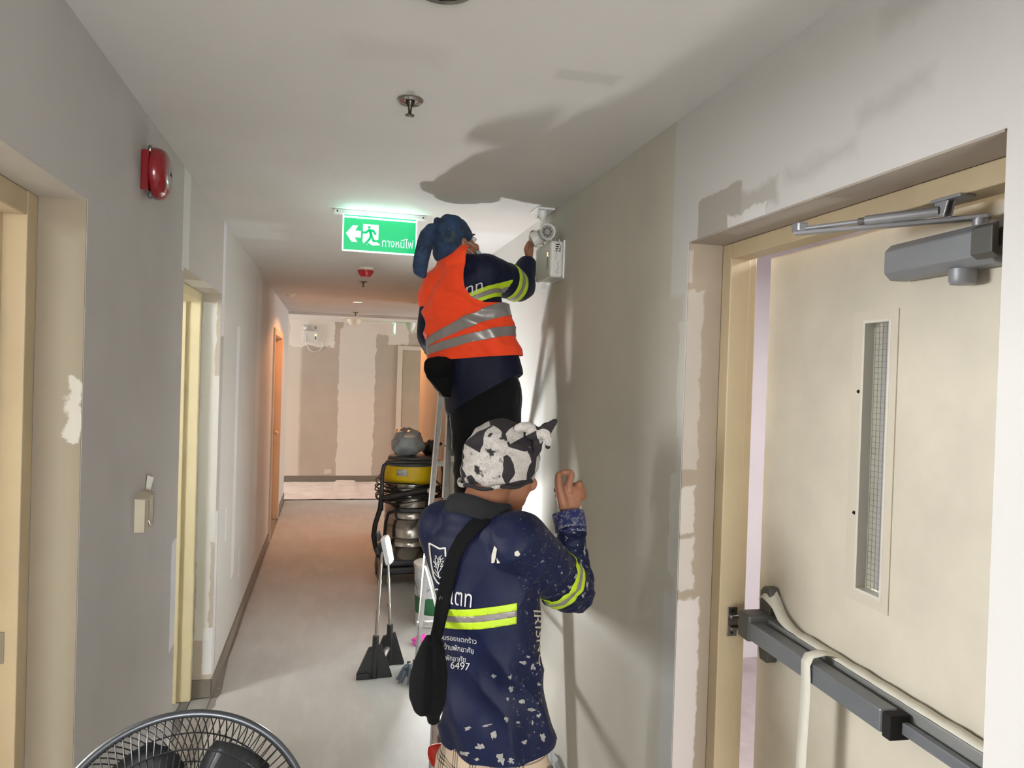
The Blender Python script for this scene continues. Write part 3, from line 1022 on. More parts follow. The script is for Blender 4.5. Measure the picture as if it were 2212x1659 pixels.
def downlight(x, y, lit, label, group=None):
    e = empty('downlight', (x, y, C), label, 'downlight', 'recessed ceiling downlights')
    MB().lathe([(0.052, 0.0), (0.062, 0.0), (0.064, -0.004), (0.060, -0.007), (0.052, -0.004)], 40, Matrix.Translation((x, y, C)), cap=False).build('trim_ring', m_chrome if not lit else m_cream_pl, e, smooth=True)
    MB().lathe([(0.001, -0.0015), (0.053, -0.0015)], 40, Matrix.Translation((x, y, C)), cap=False).build('lens', mat('warm_lens', '#ffffff', 0.4, var=0, emit='#fff0dc', estr=6.0) if lit else mat('unlit_lens', '#c8c3c2', 0.15, var=0), e)
    if lit:
        ld = bpy.data.lights.new('downlight_bulb', 'SPOT')
        ld.shadow_soft_size = 0.04
        ld.spot_size = 2.75
        ld.spot_blend = 0.25
        ld.energy = 92.0
        ld.color = (1.0, 0.39, 0.14)
        o = bpy.data.objects.new('downlight_bulb', ld)
        COL.objects.link(o)
        o.location = (x, y, C - 0.012)


downlight(0.190, 1.425, False, 'unlit recessed downlight at the top edge of the picture')
downlight(0.255, 8.143, True, 'lit warm downlight far along the corridor ceiling')

# red sounder on the ceiling
e = empty('alarm_sounder', (0.221, 5.43, C), 'red and white alarm sounder on the corridor ceiling', 'sounder')
MB().lathe([(0.060, 0), (0.060, -0.006), (0.056, -0.020), (0.054, -0.022)], 40, Matrix.Translation((0.221, 5.43, C))).build('base', m_cream_pl, e, smooth=True)
MB().lathe([(0.056, -0.020), (0.055, -0.034), (0.048, -0.048), (0.036, -0.064), (0.034, -0.066)], 40, Matrix.Translation((0.221, 5.43, C))).build('red_body', mat('sounder_red', '#a3141b', 0.35, var=0.03), e, smooth=True)
# ceiling speaker
e = empty('ceiling_speaker', (0.298, 10.75, C - 0.005), 'cream cone speaker under a wide flange on the far ceiling', 'speaker')
MB().lathe([(0.20, 0), (0.20, -0.006), (0.19, -0.010), (0.09, -0.012)], 40, Matrix.Translation((0.298, 10.75, C - 0.005))).build('flange', m_cream_pl, e, smooth=True)
MB().lathe([(0.10, -0.010), (0.092, -0.035), (0.07, -0.070), (0.045, -0.092), (0.02, -0.098)], 40, Matrix.Translation((0.298, 10.75, C - 0.005))).build('cone', m_cream_pl, e, smooth=True)
e = empty('dome_camera', (1.13, 11.05, C - 0.005), 'white tapered dome camera hanging from the far ceiling', 'camera')
MB().lathe([(0.075, 0), (0.072, -0.03), (0.066, -0.035)], 32, Matrix.Translation((1.13, 11.05, C - 0.005))).build('mount', m_white, e, smooth=True)
MB().lathe([(0.066, -0.035), (0.055, -0.075), (0.035, -0.115), (0.015, -0.122)], 32, Matrix.Translation((1.13, 11.05, C - 0.005))).build('dome', m_white, e, smooth=True)
p = atz(626, 634, C)
e = empty('heat_detector', p, 'small cream detector on the ceiling near the far left door', 'detector')
MB().lathe([(0.055, 0), (0.055, -0.010), (0.048, -0.016)], 28, Matrix.Translation(p)).build('base', m_cream_pl, e, smooth=True)
MB().lathe([(0.030, -0.016), (0.026, -0.030), (0.012, -0.034)], 28, Matrix.Translation(p)).build('sensor', m_cream_pl, e, smooth=True)

# ------------------------------------------------------------------ exit sign
SX0, SX1, SZ0, SZ1, SY = 0.036, 0.374, 2.259, 2.424, 3.525
sign = empty('exit_sign', (0.205, SY, C), 'lit green exit sign with running figure hanging from the ceiling', 'exit sign')
MB().box(-0.007, 0.418, SY - 0.014, SY + 0.026, 2.424, 2.4445).build('housing', m_white, sign, bevel=0.003)
for xx in (0.008, 0.403):
    MB().lathe([(0.004, 0), (0.004, 0.001)], 10, frame_mx((xx, SY - 0.0145, 2.434), (1, 0, 0), (0, 0, 1), (0, -1, 0))).build('screw', m_dark, sign)
m_green = mat('sign_green_lit', '#046a40', 0.4, var=0, emit='#08dc86', estr=0.72)
m_swhite = mat('sign_white_lit', '#d0d0d0', 0.4, var=0, emit='#e2e8fa', estr=0.62)
m_sedge = mat('sign_edge_lit', '#ffffff', 0.3, var=0, emit='#d8fff0', estr=1.25)
pan = MB().box(SX0, SX1, SY, SY + 0.008, SZ0, SZ1).build('panel', m_green, sign)
eg = MB()
for b in [(SX0 - 0.003, SX0 + 0.003, SZ0, SZ1), (SX1 - 0.003, SX1 + 0.003, SZ0, SZ1), (SX0, SX1, SZ0 - 0.003, SZ0 + 0.003), (SX0, SX1, SZ1 - 0.014, SZ1 - 0.007)]:
    eg.box(b[0], b[1], SY - 0.0015, SY + 0.0095, b[2], b[3])
eg.build('panel_edge', m_sedge, pan)
SW, SH = SX1 - SX0, SZ1 - SZ0


def sgn(u, v):
    return (u * SW, -v * SH)


SM = frame_mx((SX0, SY, SZ1), (1, 0, 0), (0, 0, 1), (0, -1, 0))


def poly_fill(name, polys, h0, h1, m, parent, mx):
    b = MB()
    for p in polys:
        b.prism(p, h0, h1, mx)
    return b.build(name, m, parent)


ar = [sgn(*q) for q in [(.038, .527), (.116, .753), (.197, .757), (.156, .625), (.24, .623), (.24, .441), (.162, .432), (.202, .294), (.128, .292)]]
V, F = fill_polys([[Vector(q) for q in ar]])
decal('arrow', [Vector((v.x, v.y, 0.0012)) for v in V], F, SM, m_swhite, pan)
dr = [sgn(*q) for q in [(.266, .232), (.478, .232), (.478, .70), (.505, .705), (.47, .725), (.507, .80), (.40, .82), (.36, .77), (.31, .74), (.335, .81), (.30, .80), (.266, .74)]]
V, F = fill_polys([[Vector(q) for q in dr]])
decal('doorway_symbol', [Vector((v.x, v.y, 0.0012)) for v in V], F, SM, m_swhite, pan)


def strokes(paths, w):
    V, F = [], []
    for path in paths:
        pp = [Vector(q) for q in path]
        for a, b in zip(pp[:-1], pp[1:]):
            d = (b - a).normalized()
            n = Vector((-d.y, d.x)) * w
            o = len(V)
            V += [a + n, a - n, b - n, b + n]
            F.append((o, o + 1, o + 2, o + 3))
        for q in pp:
            o = len(V)
            V += [q + Vector((math.cos(t), math.sin(t))) * w for t in [2 * PI * i / 12 for i in range(12)]]
            F.append(tuple(range(o, o + 12)))
    return V, F


V, F = strokes([[sgn(.262, .475), sgn(.312, .468), sgn(.345, .40), sgn(.405, .405), sgn(.435, .49)],
                [sgn(.362, .41), sgn(.375, .56)], [sgn(.37, .43), sgn(.385, .56)],
                [sgn(.375, .57), sgn(.355, .66), sgn(.305, .78)], [sgn(.385, .56), sgn(.412, .69), sgn(.485, .695)]], 0.0054)
o = len(V)
hc = Vector(sgn(.349, .318))
V += [hc + Vector((math.cos(t), math.sin(t))) * 0.0066 for t in [2 * PI * i / 18 for i in range(18)]]
F.append(tuple(range(o, o + 18)))
decal('running_figure', [Vector((v.x, v.y, 0.0024)) for v in V], F, SM, m_green, pan)
polys = text_polys('ทางหนีไฟ', 1.0, 0, 0.012)
xs = [q.x for p in polys for q in p]
sc = 0.43 * SW / (max(xs) - min(xs))
V, F = fill_polys(polys)
decal('sign_lettering', [Vector((.533 * SW + (v.x - min(xs)) * sc, -.835 * SH + v.y * sc * 1.35, 0.0012)) for v in V], F, SM, m_swhite, pan)
# light the sign throws around it
area('exit_sign_glow', (0.205, SY - 0.012, 2.40), (0, -0.6, 0.8), 0.32, 0.02, 0.6, (0.5, 1.0, 0.84))

# far exit sign, seen nearly edge-on
fs_ = empty('exit_sign', (0.887, 11.0, C), 'small far exit sign seen edge-on below the far ceiling', 'exit sign')
MB().box(0.872, 0.902, 10.86, 11.2, C - 0.03, C - 0.006).build('housing', m_white, fs_, bevel=0.003)
fp = MB().box(0.883, 0.891, 10.88, 11.18, C - 0.19, C - 0.03).build('panel', m_green, fs_)
MB().box(0.8805, 0.8935, 10.876, 10.882, C - 0.19, C - 0.03).build('panel_edge', m_sedge, fp)
MB().box(0.8815, 0.883, 10.92, 11.05, C - 0.16, C - 0.06).build('doorway_symbol', m_swhite, fp)
area('far_sign_glow', (0.86, 11.0, C - 0.02), (-0.3, 0, -1), 0.02, 0.25, 0.5, (0.45, 1.0, 0.85))

# ------------------------------------------------------------------ emergency lights
m_egrey = mat('grey_white_enamel', '#cfccc4', 0.4, var=0.02)
el = empty('emergency_light', (R, 3.1, 2.2), 'white twin-head emergency light the worker reaches for on the right wall', 'emergency light', 'emergency lights')
body = MB().box(0.880, R - 0.006, 2.99, 3.225, 2.122, 2.276).build('body', m_egrey, el, bevel=0.012, seg=3)
MB().box(R - 0.008, R, 2.985, 3.23, 2.118, 2.280).build('back_plate', m_white, el, bevel=0.002)
for i in range(4):
    MB().box(0.902, 0.925, 2.9885, 2.9905, 2.230 + i * 0.009, 2.234 + i * 0.009).build('vent_slot', m_dark, body)
for i in range(2):
    MB().lathe([(0.0035, 0), (0.002, 0.002)], 10, frame_mx((0.8798, 3.03, 2.226 - i * 0.010), (0, 1, 0), (0, 0, 1), (-1, 0, 0))).build('indicator', mat('amber_led', '#ffe28a', 0.3, var=0, emit='#ffd060', estr=5), body)
MB().box(0.8785, 0.8802, 3.026, 3.032, 2.16, 2.21).build('label_strip', mat('label_grey', '#6c6a66', 0.6), body)
MB().tube([(0.915, 2.9893, 2.19), (0.913, 2.9893, 2.175), (0.918, 2.9893, 2.165), (0.912, 2.9893, 2.15), (0.906, 2.9893, 2.142), (0.913, 2.9893, 2.136), (0.917, 2.9893, 2.146)], 0.0012, 6).build('script_mark', mat('print_grey', '#8b8a84', 0.5), body)


def lamp_head(c, d, parent, r=0.034, dep=0.062):
    d = Vector(d).normalized()
    up = Vector((0, 0, 1))
    x = up.cross(d).normalized()
    mx = frame_mx(c, x, d.cross(x), d)
    h = MB().lathe([(r * 0.55, -dep), (r * 0.8, -dep * 0.85), (r * 0.96, -dep * 0.4), (r, 0.0), (r * 1.02, 0.004), (r * 0.86, 0.006)], 32, mx).build('lamp_head', m_egrey, parent, smooth=True)
    MB().lathe([(r * 0.84, 0.0062), (r * 0.80, 0.0075), (0.001, 0.0080)], 28, mx).build('lens', mat('clear_lens', '#a9aba9', 0.15, metal=0.3, var=0.1, vscale=90), h, smooth=True)
    g = MB()
    for i in range(8):
        a = 2 * PI * i / 8
        g.lathe([(0.0055, 0.008), (0.004, 0.0092)], 10, mx @ Matrix.Translation((r * 0.5 * math.cos(a), r * 0.5 * math.sin(a), 0)))
    g.build('reflector', m_chrome, h)
    MB().cyl(Vector(c) - d * dep * 0.5 - Vector((0, 0, r * 0.8)), Vector(c) - d * dep * 0.5 - Vector((0, 0, r * 0.8 + 0.016)), 0.008).build('swivel', m_egrey, h, smooth=True)


lamp_head((0.878, 3.03, 2.318), (-0.55, -0.75, -0.30), el, 0.034)
lamp_head((0.845, 3.15, 2.300), (-0.85, 0.25, -0.45), el, 0.034)
MB().tube([(0.915, 2.984, 2.279), (0.92, 2.982, 2.26), (0.905, 2.982, 2.22), (0.905, 2.982, 2.19)], 0.0022, 8).build('cable', m_white, el, smooth=True)
so = empty('ceiling_socket', (0.905, 3.19, C), 'white ceiling socket with a plug above the near emergency light', 'socket')
MB().box(0.852, 0.938, 3.13, 3.25, C - 0.010, C).build('plate', m_white, so, bevel=0.004)
MB().lathe([(0.020, C - 0.010), (0.020, C - 0.030), (0.013, C - 0.046), (0.0065, C - 0.052), (0.0055, C - 0.075)], 24, Matrix.Translation((0.890, 3.17, 0))).build('plug', m_white, so, smooth=True)
MB().tube([(0.890, 3.17, C - 0.07), (0.892, 3.18, C - 0.11), (0.905, 3.2, C - 0.15), (0.925, 3.2, 2.27)], 0.004, 8).build('cable', m_white, so, smooth=True)

e2_ = empty('emergency_light', (-0.31, 11.6, 2.2), 'small white emergency light with a looped cable on the far wall', 'emergency light', 'emergency lights')
bd_ = MB().box(-0.425, -0.205, 11.545, 11.6, 2.125, 2.285).build('body', m_egrey, e2_, bevel=0.008)
lamp_head((-0.395, 11.55, 2.335), (0.05, -1, 0), e2_, 0.034)
lamp_head((-0.245, 11.55, 2.335), (0.25, -1, 0), e2_, 0.034)
MB().lathe([(0.012, 0), (0.010, 0.002)], 12, frame_mx((-0.24, 11.5445, 2.225), (1, 0, 0), (0, 0, 1), (0, -1, 0))).build('indicator', mat('amber_led', '#ffe28a'), bd_)
MB().box(-0.248, -0.232, 11.543, 11.5455, 2.15, 2.20).build('label_strip', mat('label_grey', '#6c6a66'), bd_)
MB().tube([(-0.36, 11.585, 2.43), (-0.36, 11.575, 2.32), (-0.385, 11.54, 2.2), (-0.385, 11.54, 2.12), (-0.33, 11.585, 2.0), (-0.27, 11.59, 1.97), (-0.18, 11.59, 1.99), (-0.13, 11.59, 2.06), (-0.15, 11.59, 2.13), (-0.205, 11.58, 2.14)], 0.006, 8).build('cable', m_white, e2_, smooth=True)

# ================================================================== stepladder
lad = empty('stepladder', (0.66, 3.45, 0), 'scuffed aluminium stepladder under the worker in the orange vest', 'ladder')
TOPZ = 1.60


def rail_box(a, b, wx, wy, name, m, parent=None, bevel=0.002):
    a, b = Vector(a), Vector(b)
    d = (b - a)
    ln = d.length
    d.normalize()
    x = Vector((1, 0, 0))
    x = (x - d * x.dot(d)).normalized()
    yv = d.cross(x)
    mx = frame_mx(a, x, yv, d)
    g = MB()
    # open C profile
    g.box(-wx / 2, -wx / 2 + 0.003, -wy / 2, wy / 2, 0, ln, mx)
    g.box(-wx / 2, wx / 2, -wy / 2, -wy / 2 + 0.003, 0, ln, mx)
    g.box(-wx / 2, wx / 2, wy / 2 - 0.003, wy / 2, 0, ln, mx)
    return g.build(name, m, parent, bevel=0.0008, seg=1)


FL0, FL1 = Vector((0.415, 2.78, 0.01)), Vector((0.535, 3.37, TOPZ))
FR0, FR1 = Vector((0.885, 2.78, 0.01)), Vector((0.775, 3.37, TOPZ))
RL0, RL1 = Vector((0.525, 4.235, 0.01)), Vector((0.510, 3.50, TOPZ))
RR0, RR1 = Vector((0.80, 4.235, 0.01)), Vector((0.768, 3.50, TOPZ))
rail_box(FL0, FL1, 0.024, 0.062, 'front_rail', m_alu, lad)
rail_box(FR0, FR1, 0.024, 0.062, 'front_rail', m_alu_d, lad)
rail_box(RL0, RL1, 0.022, 0.046, 'rear_rail', m_alu, lad)
rail_box(RR0, RR1, 0.022, 0.046, 'rear_rail', m_alu_d, lad)
for i in range(5):
    t = (0.27 + i * 0.27) / TOPZ
    a, b2 = FL0.lerp(FL1, t), FR0.lerp(FR1, t)
    MB().box(a.x + 0.008, b2.x - 0.008, a.y - 0.045, a.y + 0.045, a.z - 0.012, a.z + 0.012).build('step', m_alu_d, lad, bevel=0.003)
for i, zz in enumerate((0.30, 0.95, 1.25)):
    t = zz / TOPZ
    a, b2 = RL0.lerp(RL1, t), RR0.lerp(RR1, t)
    MB().box(a.x - (0.02 if i == 0 else 0), b2.x, a.y - 0.014, a.y + 0.014, a.z - 0.012, a.z + 0.012).build('rear_brace', m_alu, lad, bevel=0.002)
MB().box(0.505, 0.795, 3.33, 3.54, TOPZ - 0.004, TOPZ + 0.024).build('top_platform', m_alu_d, lad, bevel=0.004)
for sgn_, f0, f1, r0, r1 in ((-1, FL0, FL1, RL0, RL1), (1, FR0, FR1, RR0, RR1)):
    a, b2 = f0.lerp(f1, 0.42), r0.lerp(r1, 0.42)
    MB().tube([a, a.lerp(b2, 0.5) + Vector((0, 0, 0.01)), b2], 0.007, 8).build('spreader', m_alu_d, lad)
    for q in (f0, r0):
        MB().box(q.x - 0.02, q.x + 0.02, q.y - 0.036, q.y + 0.036, 0.0, 0.045).build('rubber_foot', m_blackr, lad, bevel=0.005)
    for tt in (0.2, 0.37, 0.55, 0.72, 0.86):
        q = f0.lerp(f1, tt)
        MB().ball(q + Vector((sgn_ * 0.0125, 0.0, 0)), 0.005, n=10).build('rivet', m_gun2, lad, smooth=True)

# ================================================================== work light
wk = empty('work_light', (0.32, 4.23, 0), 'lit portable work light on twin silver poles standing on the floor', 'work light')
f1, f2 = Vector((0.280, 4.150, 0)), Vector((0.372, 4.325, 0))
axis = (f2 - f1).normalized()
side = Vector((axis.y, -axis.x, 0))
LAMP_N = Vector((0.92, -0.30, 0.22)).normalized()
for q, wd, hh in ((f1, 0.097, 0.235), (f2, 0.090, 0.235)):
    mx = frame_mx(q, (1, 0, 0), (0, 0, 1), (0, -1, 0))
    ft = MB().prism([(-wd, 0.0), (wd, 0.0), (wd, 0.014), (0.035, 0.19), (-0.035, 0.17), (-wd, 0.026)], -0.010, 0.010, mx).build('foot', m_blackp, wk, bevel=0.003)
    MB().cyl(q + Vector((0, 0, 0.0)), q + Vector((0.004, 0, hh)), 0.020, 0.018).build('socket_tube', m_blackp, ft, smooth=True)
    MB().prism([(-wd, 0.0), (-0.01, 0.0), (-0.03, 0.035), (-wd, 0.03)], 0.010, 0.022, mx).build('grip_pad', m_blackr, ft, bevel=0.003)
hd_c = Vector((0.335, 4.20, 0.700))
for q, top in ((f1, Vector((0.305, 4.165, 0.70))), (f2, Vector((0.345, 4.27, 0.66)))):
    a = q + Vector((0.004, 0, 0.20))
    for i in range(3):
        p0, p1 = a.lerp(top, i / 3), a.lerp(top, (i + 1) / 3)
        po = MB().cyl(p0, p1, 0.0095 - 0.0013 * i).build('pole_section', m_chrome, wk, smooth=True)
        if i:
            MB().cyl(p0 - Vector((0, 0, 0.012)), p0 + Vector((0, 0, 0.010)), 0.0115 - 0.001 * i).build('pole_collar', m_chrome, po, smooth=True)
MB().cyl(f1 + Vector((0.035, 0.02, 0.085)), f2 + Vector((-0.01, -0.02, 0.10)), 0.016).build('cross_grip', m_alu, wk, smooth=True)
xh = Vector((0, 0, 1)).cross(LAMP_N).normalized()
yh = LAMP_N.cross(xh)
HM = frame_mx(hd_c, xh, yh, LAMP_N)
oc = [(-0.052, -0.062), (-0.040, -0.078), (0.040, -0.078), (0.052, -0.062), (0.052, 0.062), (0.040, 0.078), (-0.040, 0.078), (-0.052, 0.062)]
hdm = MB().prism(oc, -0.012, 0.014, HM).build('lamp_housing', mat('pale_housing', '#c9cacc', 0.35, var=0.04), wk, bevel=0.004)
MB().prism([(x * 0.80, y_ * 0.86) for x, y_ in oc], 0.0142, 0.0160, HM).build('lens', m_led, hdm)
MB().box(-0.030, 0.030, -0.05, 0.05, -0.045, -0.012, mx=HM).build('battery_back', m_blackp, hdm, bevel=0.006)
MB().tube([HM @ Vector(q) for q in [(-0.025, 0.06, -0.03), (-0.025, 0.105, -0.032), (0.025, 0.105, -0.032), (0.025, 0.06, -0.03)]], 0.008, 8).build('carry_handle', m_blackp, hdm, smooth=True)
MB().box(-0.045, 0.045, -0.01, 0.025, -0.055, -0.030, mx=HM).build('pivot_bracket', m_blackp, hdm, bevel=0.004)
wl_ = area('work_light_led', hd_c + LAMP_N * 0.019, LAMP_N, 0.08, 0.12, 48.0, (0.96, 0.98, 1.0))

# ================================================================== wet and dry vacuum
vx, vy = 0.665, 6.15
vac = empty('wet_dry_vacuum', (vx, vy, 0), 'steel drum vacuum cleaner with a yellow head on a black trolley', 'vacuum cleaner')
T = Matrix.Translation((vx, vy, 0))
m_inox = mat('polished_drum_steel', '#a9a49c', 0.22, metal=1.0, var=0.05, vscale=6)
MB().box(vx - 0.25, vx + 0.25, vy - 0.24, vy + 0.24, 0.09, 0.145).build('trolley', mat('trolley_black', '#34373a', 0.5, var=0.05), vac, bevel=0.015, seg=3)
MB().box(vx - 0.22, vx + 0.22, vy - 0.22, vy + 0.22, 0.145, 0.20).build('trolley_rim', mat('trolley_black', '#34373a'), vac, bevel=0.02, seg=3)
for sx, sy in ((-1, -1), (1, -1), (-1, 1), (1, 1)):
    wh = MB().lathe([(0.045, -0.018), (0.07, -0.014), (0.07, 0.014), (0.045, 0.018)], 28, frame_mx((vx + sx * 0.24, vy + sy * 0.17, 0.07), (0, 1, 0), (0, 0, 1), (1, 0, 0))).build('wheel', mat('wheel_grey', '#6c6a66', 0.6), vac, smooth=True)
    MB().lathe([(0.02, -0.020), (0.02, 0.022)], 16, frame_mx((vx + sx * 0.24, vy + sy * 0.17, 0.07), (0, 1, 0), (0, 0, 1), (1, 0, 0))).build('hub', m_blackp, wh)
pr = [(0.19, 0.195), (0.205, 0.20)]
for zz in (0.30, 0.37, 0.52, 0.60):
    pr += [(0.205, zz - 0.006), (0.212, zz), (0.205, zz + 0.006)]
pr += [(0.205, 0.80), (0.19, 0.805)]
MB().lathe(pr, 56, T).build('drum', m_inox, vac, smooth=True, angle=50)
MB().lathe([(0.20, 0.80), (0.215, 0.815), (0.222, 0.84), (0.222, 0.90), (0.212, 0.945), (0.20, 0.948)], 56, T).build('yellow_head', mat('vacuum_yellow', '#d9b800', 0.4, var=0.04), vac, smooth=True)
MB().lathe([(0.214, 0.935), (0.208, 0.965), (0.19, 0.985), (0.19, 1.0), (0.18, 1.015)], 56, T).build('motor_cover', mat('vacuum_grey', '#4c4f52', 0.5, var=0.05), vac, smooth=True)
stk = MB()
rows = []
for zz in (0.872, 0.925):
    rows.append([(vx + 0.2225 * math.sin(a), vy - 0.2225 * math.cos(a) - 0.001, zz) for a in [-0.62 + 0.08 * i for i in range(6)]])
ribbon('sticker', rows, mat('sticker_white', '#d8d8d6', 0.5, var=0.02), 0.001, vac)
for i in range(4):
    zz = 0.882 + i * 0.011
    rows = [[(vx + 0.2235 * math.sin(a), vy - 0.2235 * math.cos(a) - 0.001, zz + q) for a in [-0.59 + 0.07 * j for j in range(5 - i % 2)]] for q in (0, 0.003)]
    ribbon('sticker_line', rows, mat('print_grey2', '#6c7486', 0.5), 0.0008, vac)
hnd = MB().tube([(vx - 0.245, vy - 0.20, 0.60), (vx - 0.245, vy - 0.20, 0.90), (vx - 0.235, vy - 0.20, 0.955), (vx - 0.20, vy - 0.20, 0.985), (vx + 0.20, vy - 0.20, 0.985), (vx + 0.235, vy - 0.20, 0.955), (vx + 0.245, vy - 0.20, 0.90), (vx + 0.245, vy - 0.20, 0.60)], 0.016, 12)
hnd.build('push_handle', m_blackp, vac, smooth=True)
MB().tube([(vx - 0.215, vy - 0.12, 0.20), (vx - 0.205, vy - 0.17, 0.50), (vx - 0.19, vy - 0.20, 0.575), (vx - 0.13, vy - 0.225, 0.60), (vx + 0.13, vy - 0.225, 0.60), (vx + 0.19, vy - 0.20, 0.575), (vx + 0.205, vy - 0.17, 0.50), (vx + 0.215, vy - 0.12, 0.20)], 0.014, 12).build('lower_handle', m_blackp, vac, smooth=True)
MB().box(vx - 0.11, vx + 0.11, vy - 0.25, vy - 0.205, 0.58, 0.62).build('handle_grip', m_blackp, vac, bevel=0.01)
MB().tube([(vx - 0.245, vy - 0.20, 0.74), (vx - 0.255, vy - 0.22, 0.62), (vx - 0.29, vy - 0.22, 0.50), (vx - 0.30, vy - 0.20, 0.40), (vx - 0.28, vy - 0.18, 0.30), (vx - 0.25, vy - 0.15, 0.22)], 0.02, 12).build('hose', m_blackr, vac, smooth=True)
MB().tube([(vx - 0.24, vy - 0.22, 0.70), (vx - 0.05, vy - 0.255, 0.74), (vx + 0.12, vy - 0.25, 0.765), (vx + 0.21, vy - 0.2, 0.77)], 0.024, 12).build('hose_wand', m_blackr, vac, smooth=True)
MB().ball((vx + 0.13, vy - 0.275, 0.765), 0.026, 0.012, 0.024).build('hose_cap', mat('cap_beige', '#b5ab97', 0.7), vac, smooth=True)
rn = random.Random(5)
for i in range(9):
    z0 = 0.70 + 0.016 * i + rn.uniform(-0.01, 0.01)
    rr = 0.245 + rn.uniform(-0.012, 0.022)
    tilt = rn.uniform(-0.025, 0.025)
    MB().tube([(vx + 1.04 * rr * math.sin(a) - 0.012, vy - rr * math.cos(a) * 0.98, z0 - 0.03 * abs(math.cos(a * 0.5)) + tilt * math.sin(a) + 0.012 * math.sin(3 * a + i)) for a in [2 * PI * j / 40 for j in range(40)]], 0.0055, 6, closed=True).build('power_cable', m_blackr, vac, smooth=True)


def crumpled(name, c, rx, ry, rz, m, parent=None, seed=0, amp=0.12, n=40, flat=-0.75, solid=0.0):
    b = MB()
    vs, fs = [], []
    for j in range(n // 2 + 1):
        th = PI * j / (n // 2)
        for i in range(n):
            ph = 2 * PI * i / n
            d = Vector((math.sin(th) * math.cos(ph), math.sin(th) * math.sin(ph), math.cos(th)))
            w = 1 + amp * mnoise.noise(d * 2.0 + Vector((seed, 0, 0))) + amp * 0.5 * abs(mnoise.noise(d * 5 + Vector((0, seed, 0)))) - amp * 0.3 * abs(mnoise.noise(d * 9 + Vector((0, 0, seed))))
            zz = max(d.z, flat)
            vs.append((c[0] + d.x * rx * w, c[1] + d.y * ry * w, c[2] + zz * rz * (w if zz > flat else 1)))
    for j in range(n // 2):
        for i in range(n):
            i2 = (i + 1) % n
            fs.append((j * n + i, j * n + i2, (j + 1) * n + i2, (j + 1) * n + i))
    b.add(vs, fs)
    return b.build(name, m, parent, smooth=True, angle=35)


bag = empty('plastic_bag', (vx - 0.02, vy - 0.02, 1.0), 'knotted translucent grey plastic bag lying on the vacuum cleaner', 'bag')
m_pbag = mat('grey_plastic_film', '#8d9396', 0.3, var=0.08, vscale=10, bump=0.35, bscale=14, bdist=0.02)
crumpled('bag_film', (vx - 0.035, vy - 0.03, 1.118), 0.132, 0.11, 0.122, m_pbag, bag, 2.0, 0.22)
crumpled('bag_contents', (vx - 0.03, vy - 0.135, 1.185), 0.05, 0.03, 0.022, mat('pale_filling', '#b9b4a8', 0.7), bag, 5.0, 0.2, 24)
bb = empty('black_bag', (vx + 0.16, vy, 1.0), 'small black rubbish bag beside the grey bag on the vacuum', 'bag')
crumpled('bag_film', (vx + 0.165, vy + 0.03, 1.072), 0.062, 0.06, 0.068, mat('black_plastic_film', '#1d1a19', 0.35, var=0.1, bump=0.4, bscale=16, bdist=0.02), bb, 9.0, 0.35)
MB().tube([(vx + 0.17, vy, 1.10), (vx + 0.215, vy - 0.01, 1.12), (vx + 0.255, vy - 0.02, 1.115)], [0.05, 0.03, 0.006], 10).build('bag_corner', mat('black_plastic_film', '#1d1a19'), bb, smooth=True)

# ================================================================== pail, rag, mop, plastic, scoop
px_, py_ = 0.735, 5.02
pl = empty('paint_pail', (px_, py_, 0), 'white and green paint pail on the floor behind the ladder', 'pail')
T = Matrix.Translation((px_, py_, 0))
MB().lathe([(0.125, 0.0), (0.13, 0.004), (0.1335, 0.085)], 40, T).build('pail_base', m_white, pl, smooth=True)
MB().lathe([(0.1336, 0.085), (0.1385, 0.20)], 40, T, cap=False).build('green_band', mat('pail_green', '#1f5f37', 0.5, var=0.2, vscale=20, fleck=('#c9d6cc', 14.0), fleck_amt=0.64), pl, smooth=True)
MB().lathe([(0.1385, 0.20), (0.146, 0.38), (0.150, 0.385), (0.150, 0.40), (0.146, 0.402)], 40, T, cap=False).build('pail_side', mat('pail_white', '#d3d6dc', 0.45, var=0.04), pl, smooth=True)
MB().lathe([(0.152, 0.396), (0.153, 0.412), (0.14, 0.414), (0.01, 0.410)], 40, T).build('lid', m_white, pl, smooth=True)
for i in range(6):
    zz = 0.25 + i * 0.012
    rr = 0.1395 + (zz - 0.2) / 0.18 * 0.0075 + 0.0012
    rows = [[(px_ + rr * math.sin(a), py_ - rr * math.cos(a), zz + q) for a in [-1.25 + 0.1 * j for j in range(6 + (i * 3) % 4)]] for q in (0, 0.003)]
    ribbon('label_line', rows, mat('print_grey3', '#8d9096', 0.6), 0.0006, pl)
MB().tube([(px_ - 0.146, py_ - 0.02, 0.30), (px_ - 0.13, py_ - 0.12, 0.22), (px_ - 0.06, py_ - 0.165, 0.27), (px_ + 0.04, py_ - 0.165, 0.28), (px_ + 0.14, py_ - 0.06, 0.31)], 0.003, 6).build('wire_handle', m_steel, pl, smooth=True)

rg = crumpled('pink_rag', (0.603, 4.62, 0.022), 0.055, 0.05, 0.030, mat('pink_cloth', '#d845a8', 0.8, var=0.08, bump=0.3, bscale=30), None, 4.0, 0.4, 30)
tag(rg, 'small bright pink rag on the floor behind the ladder', 'rag')

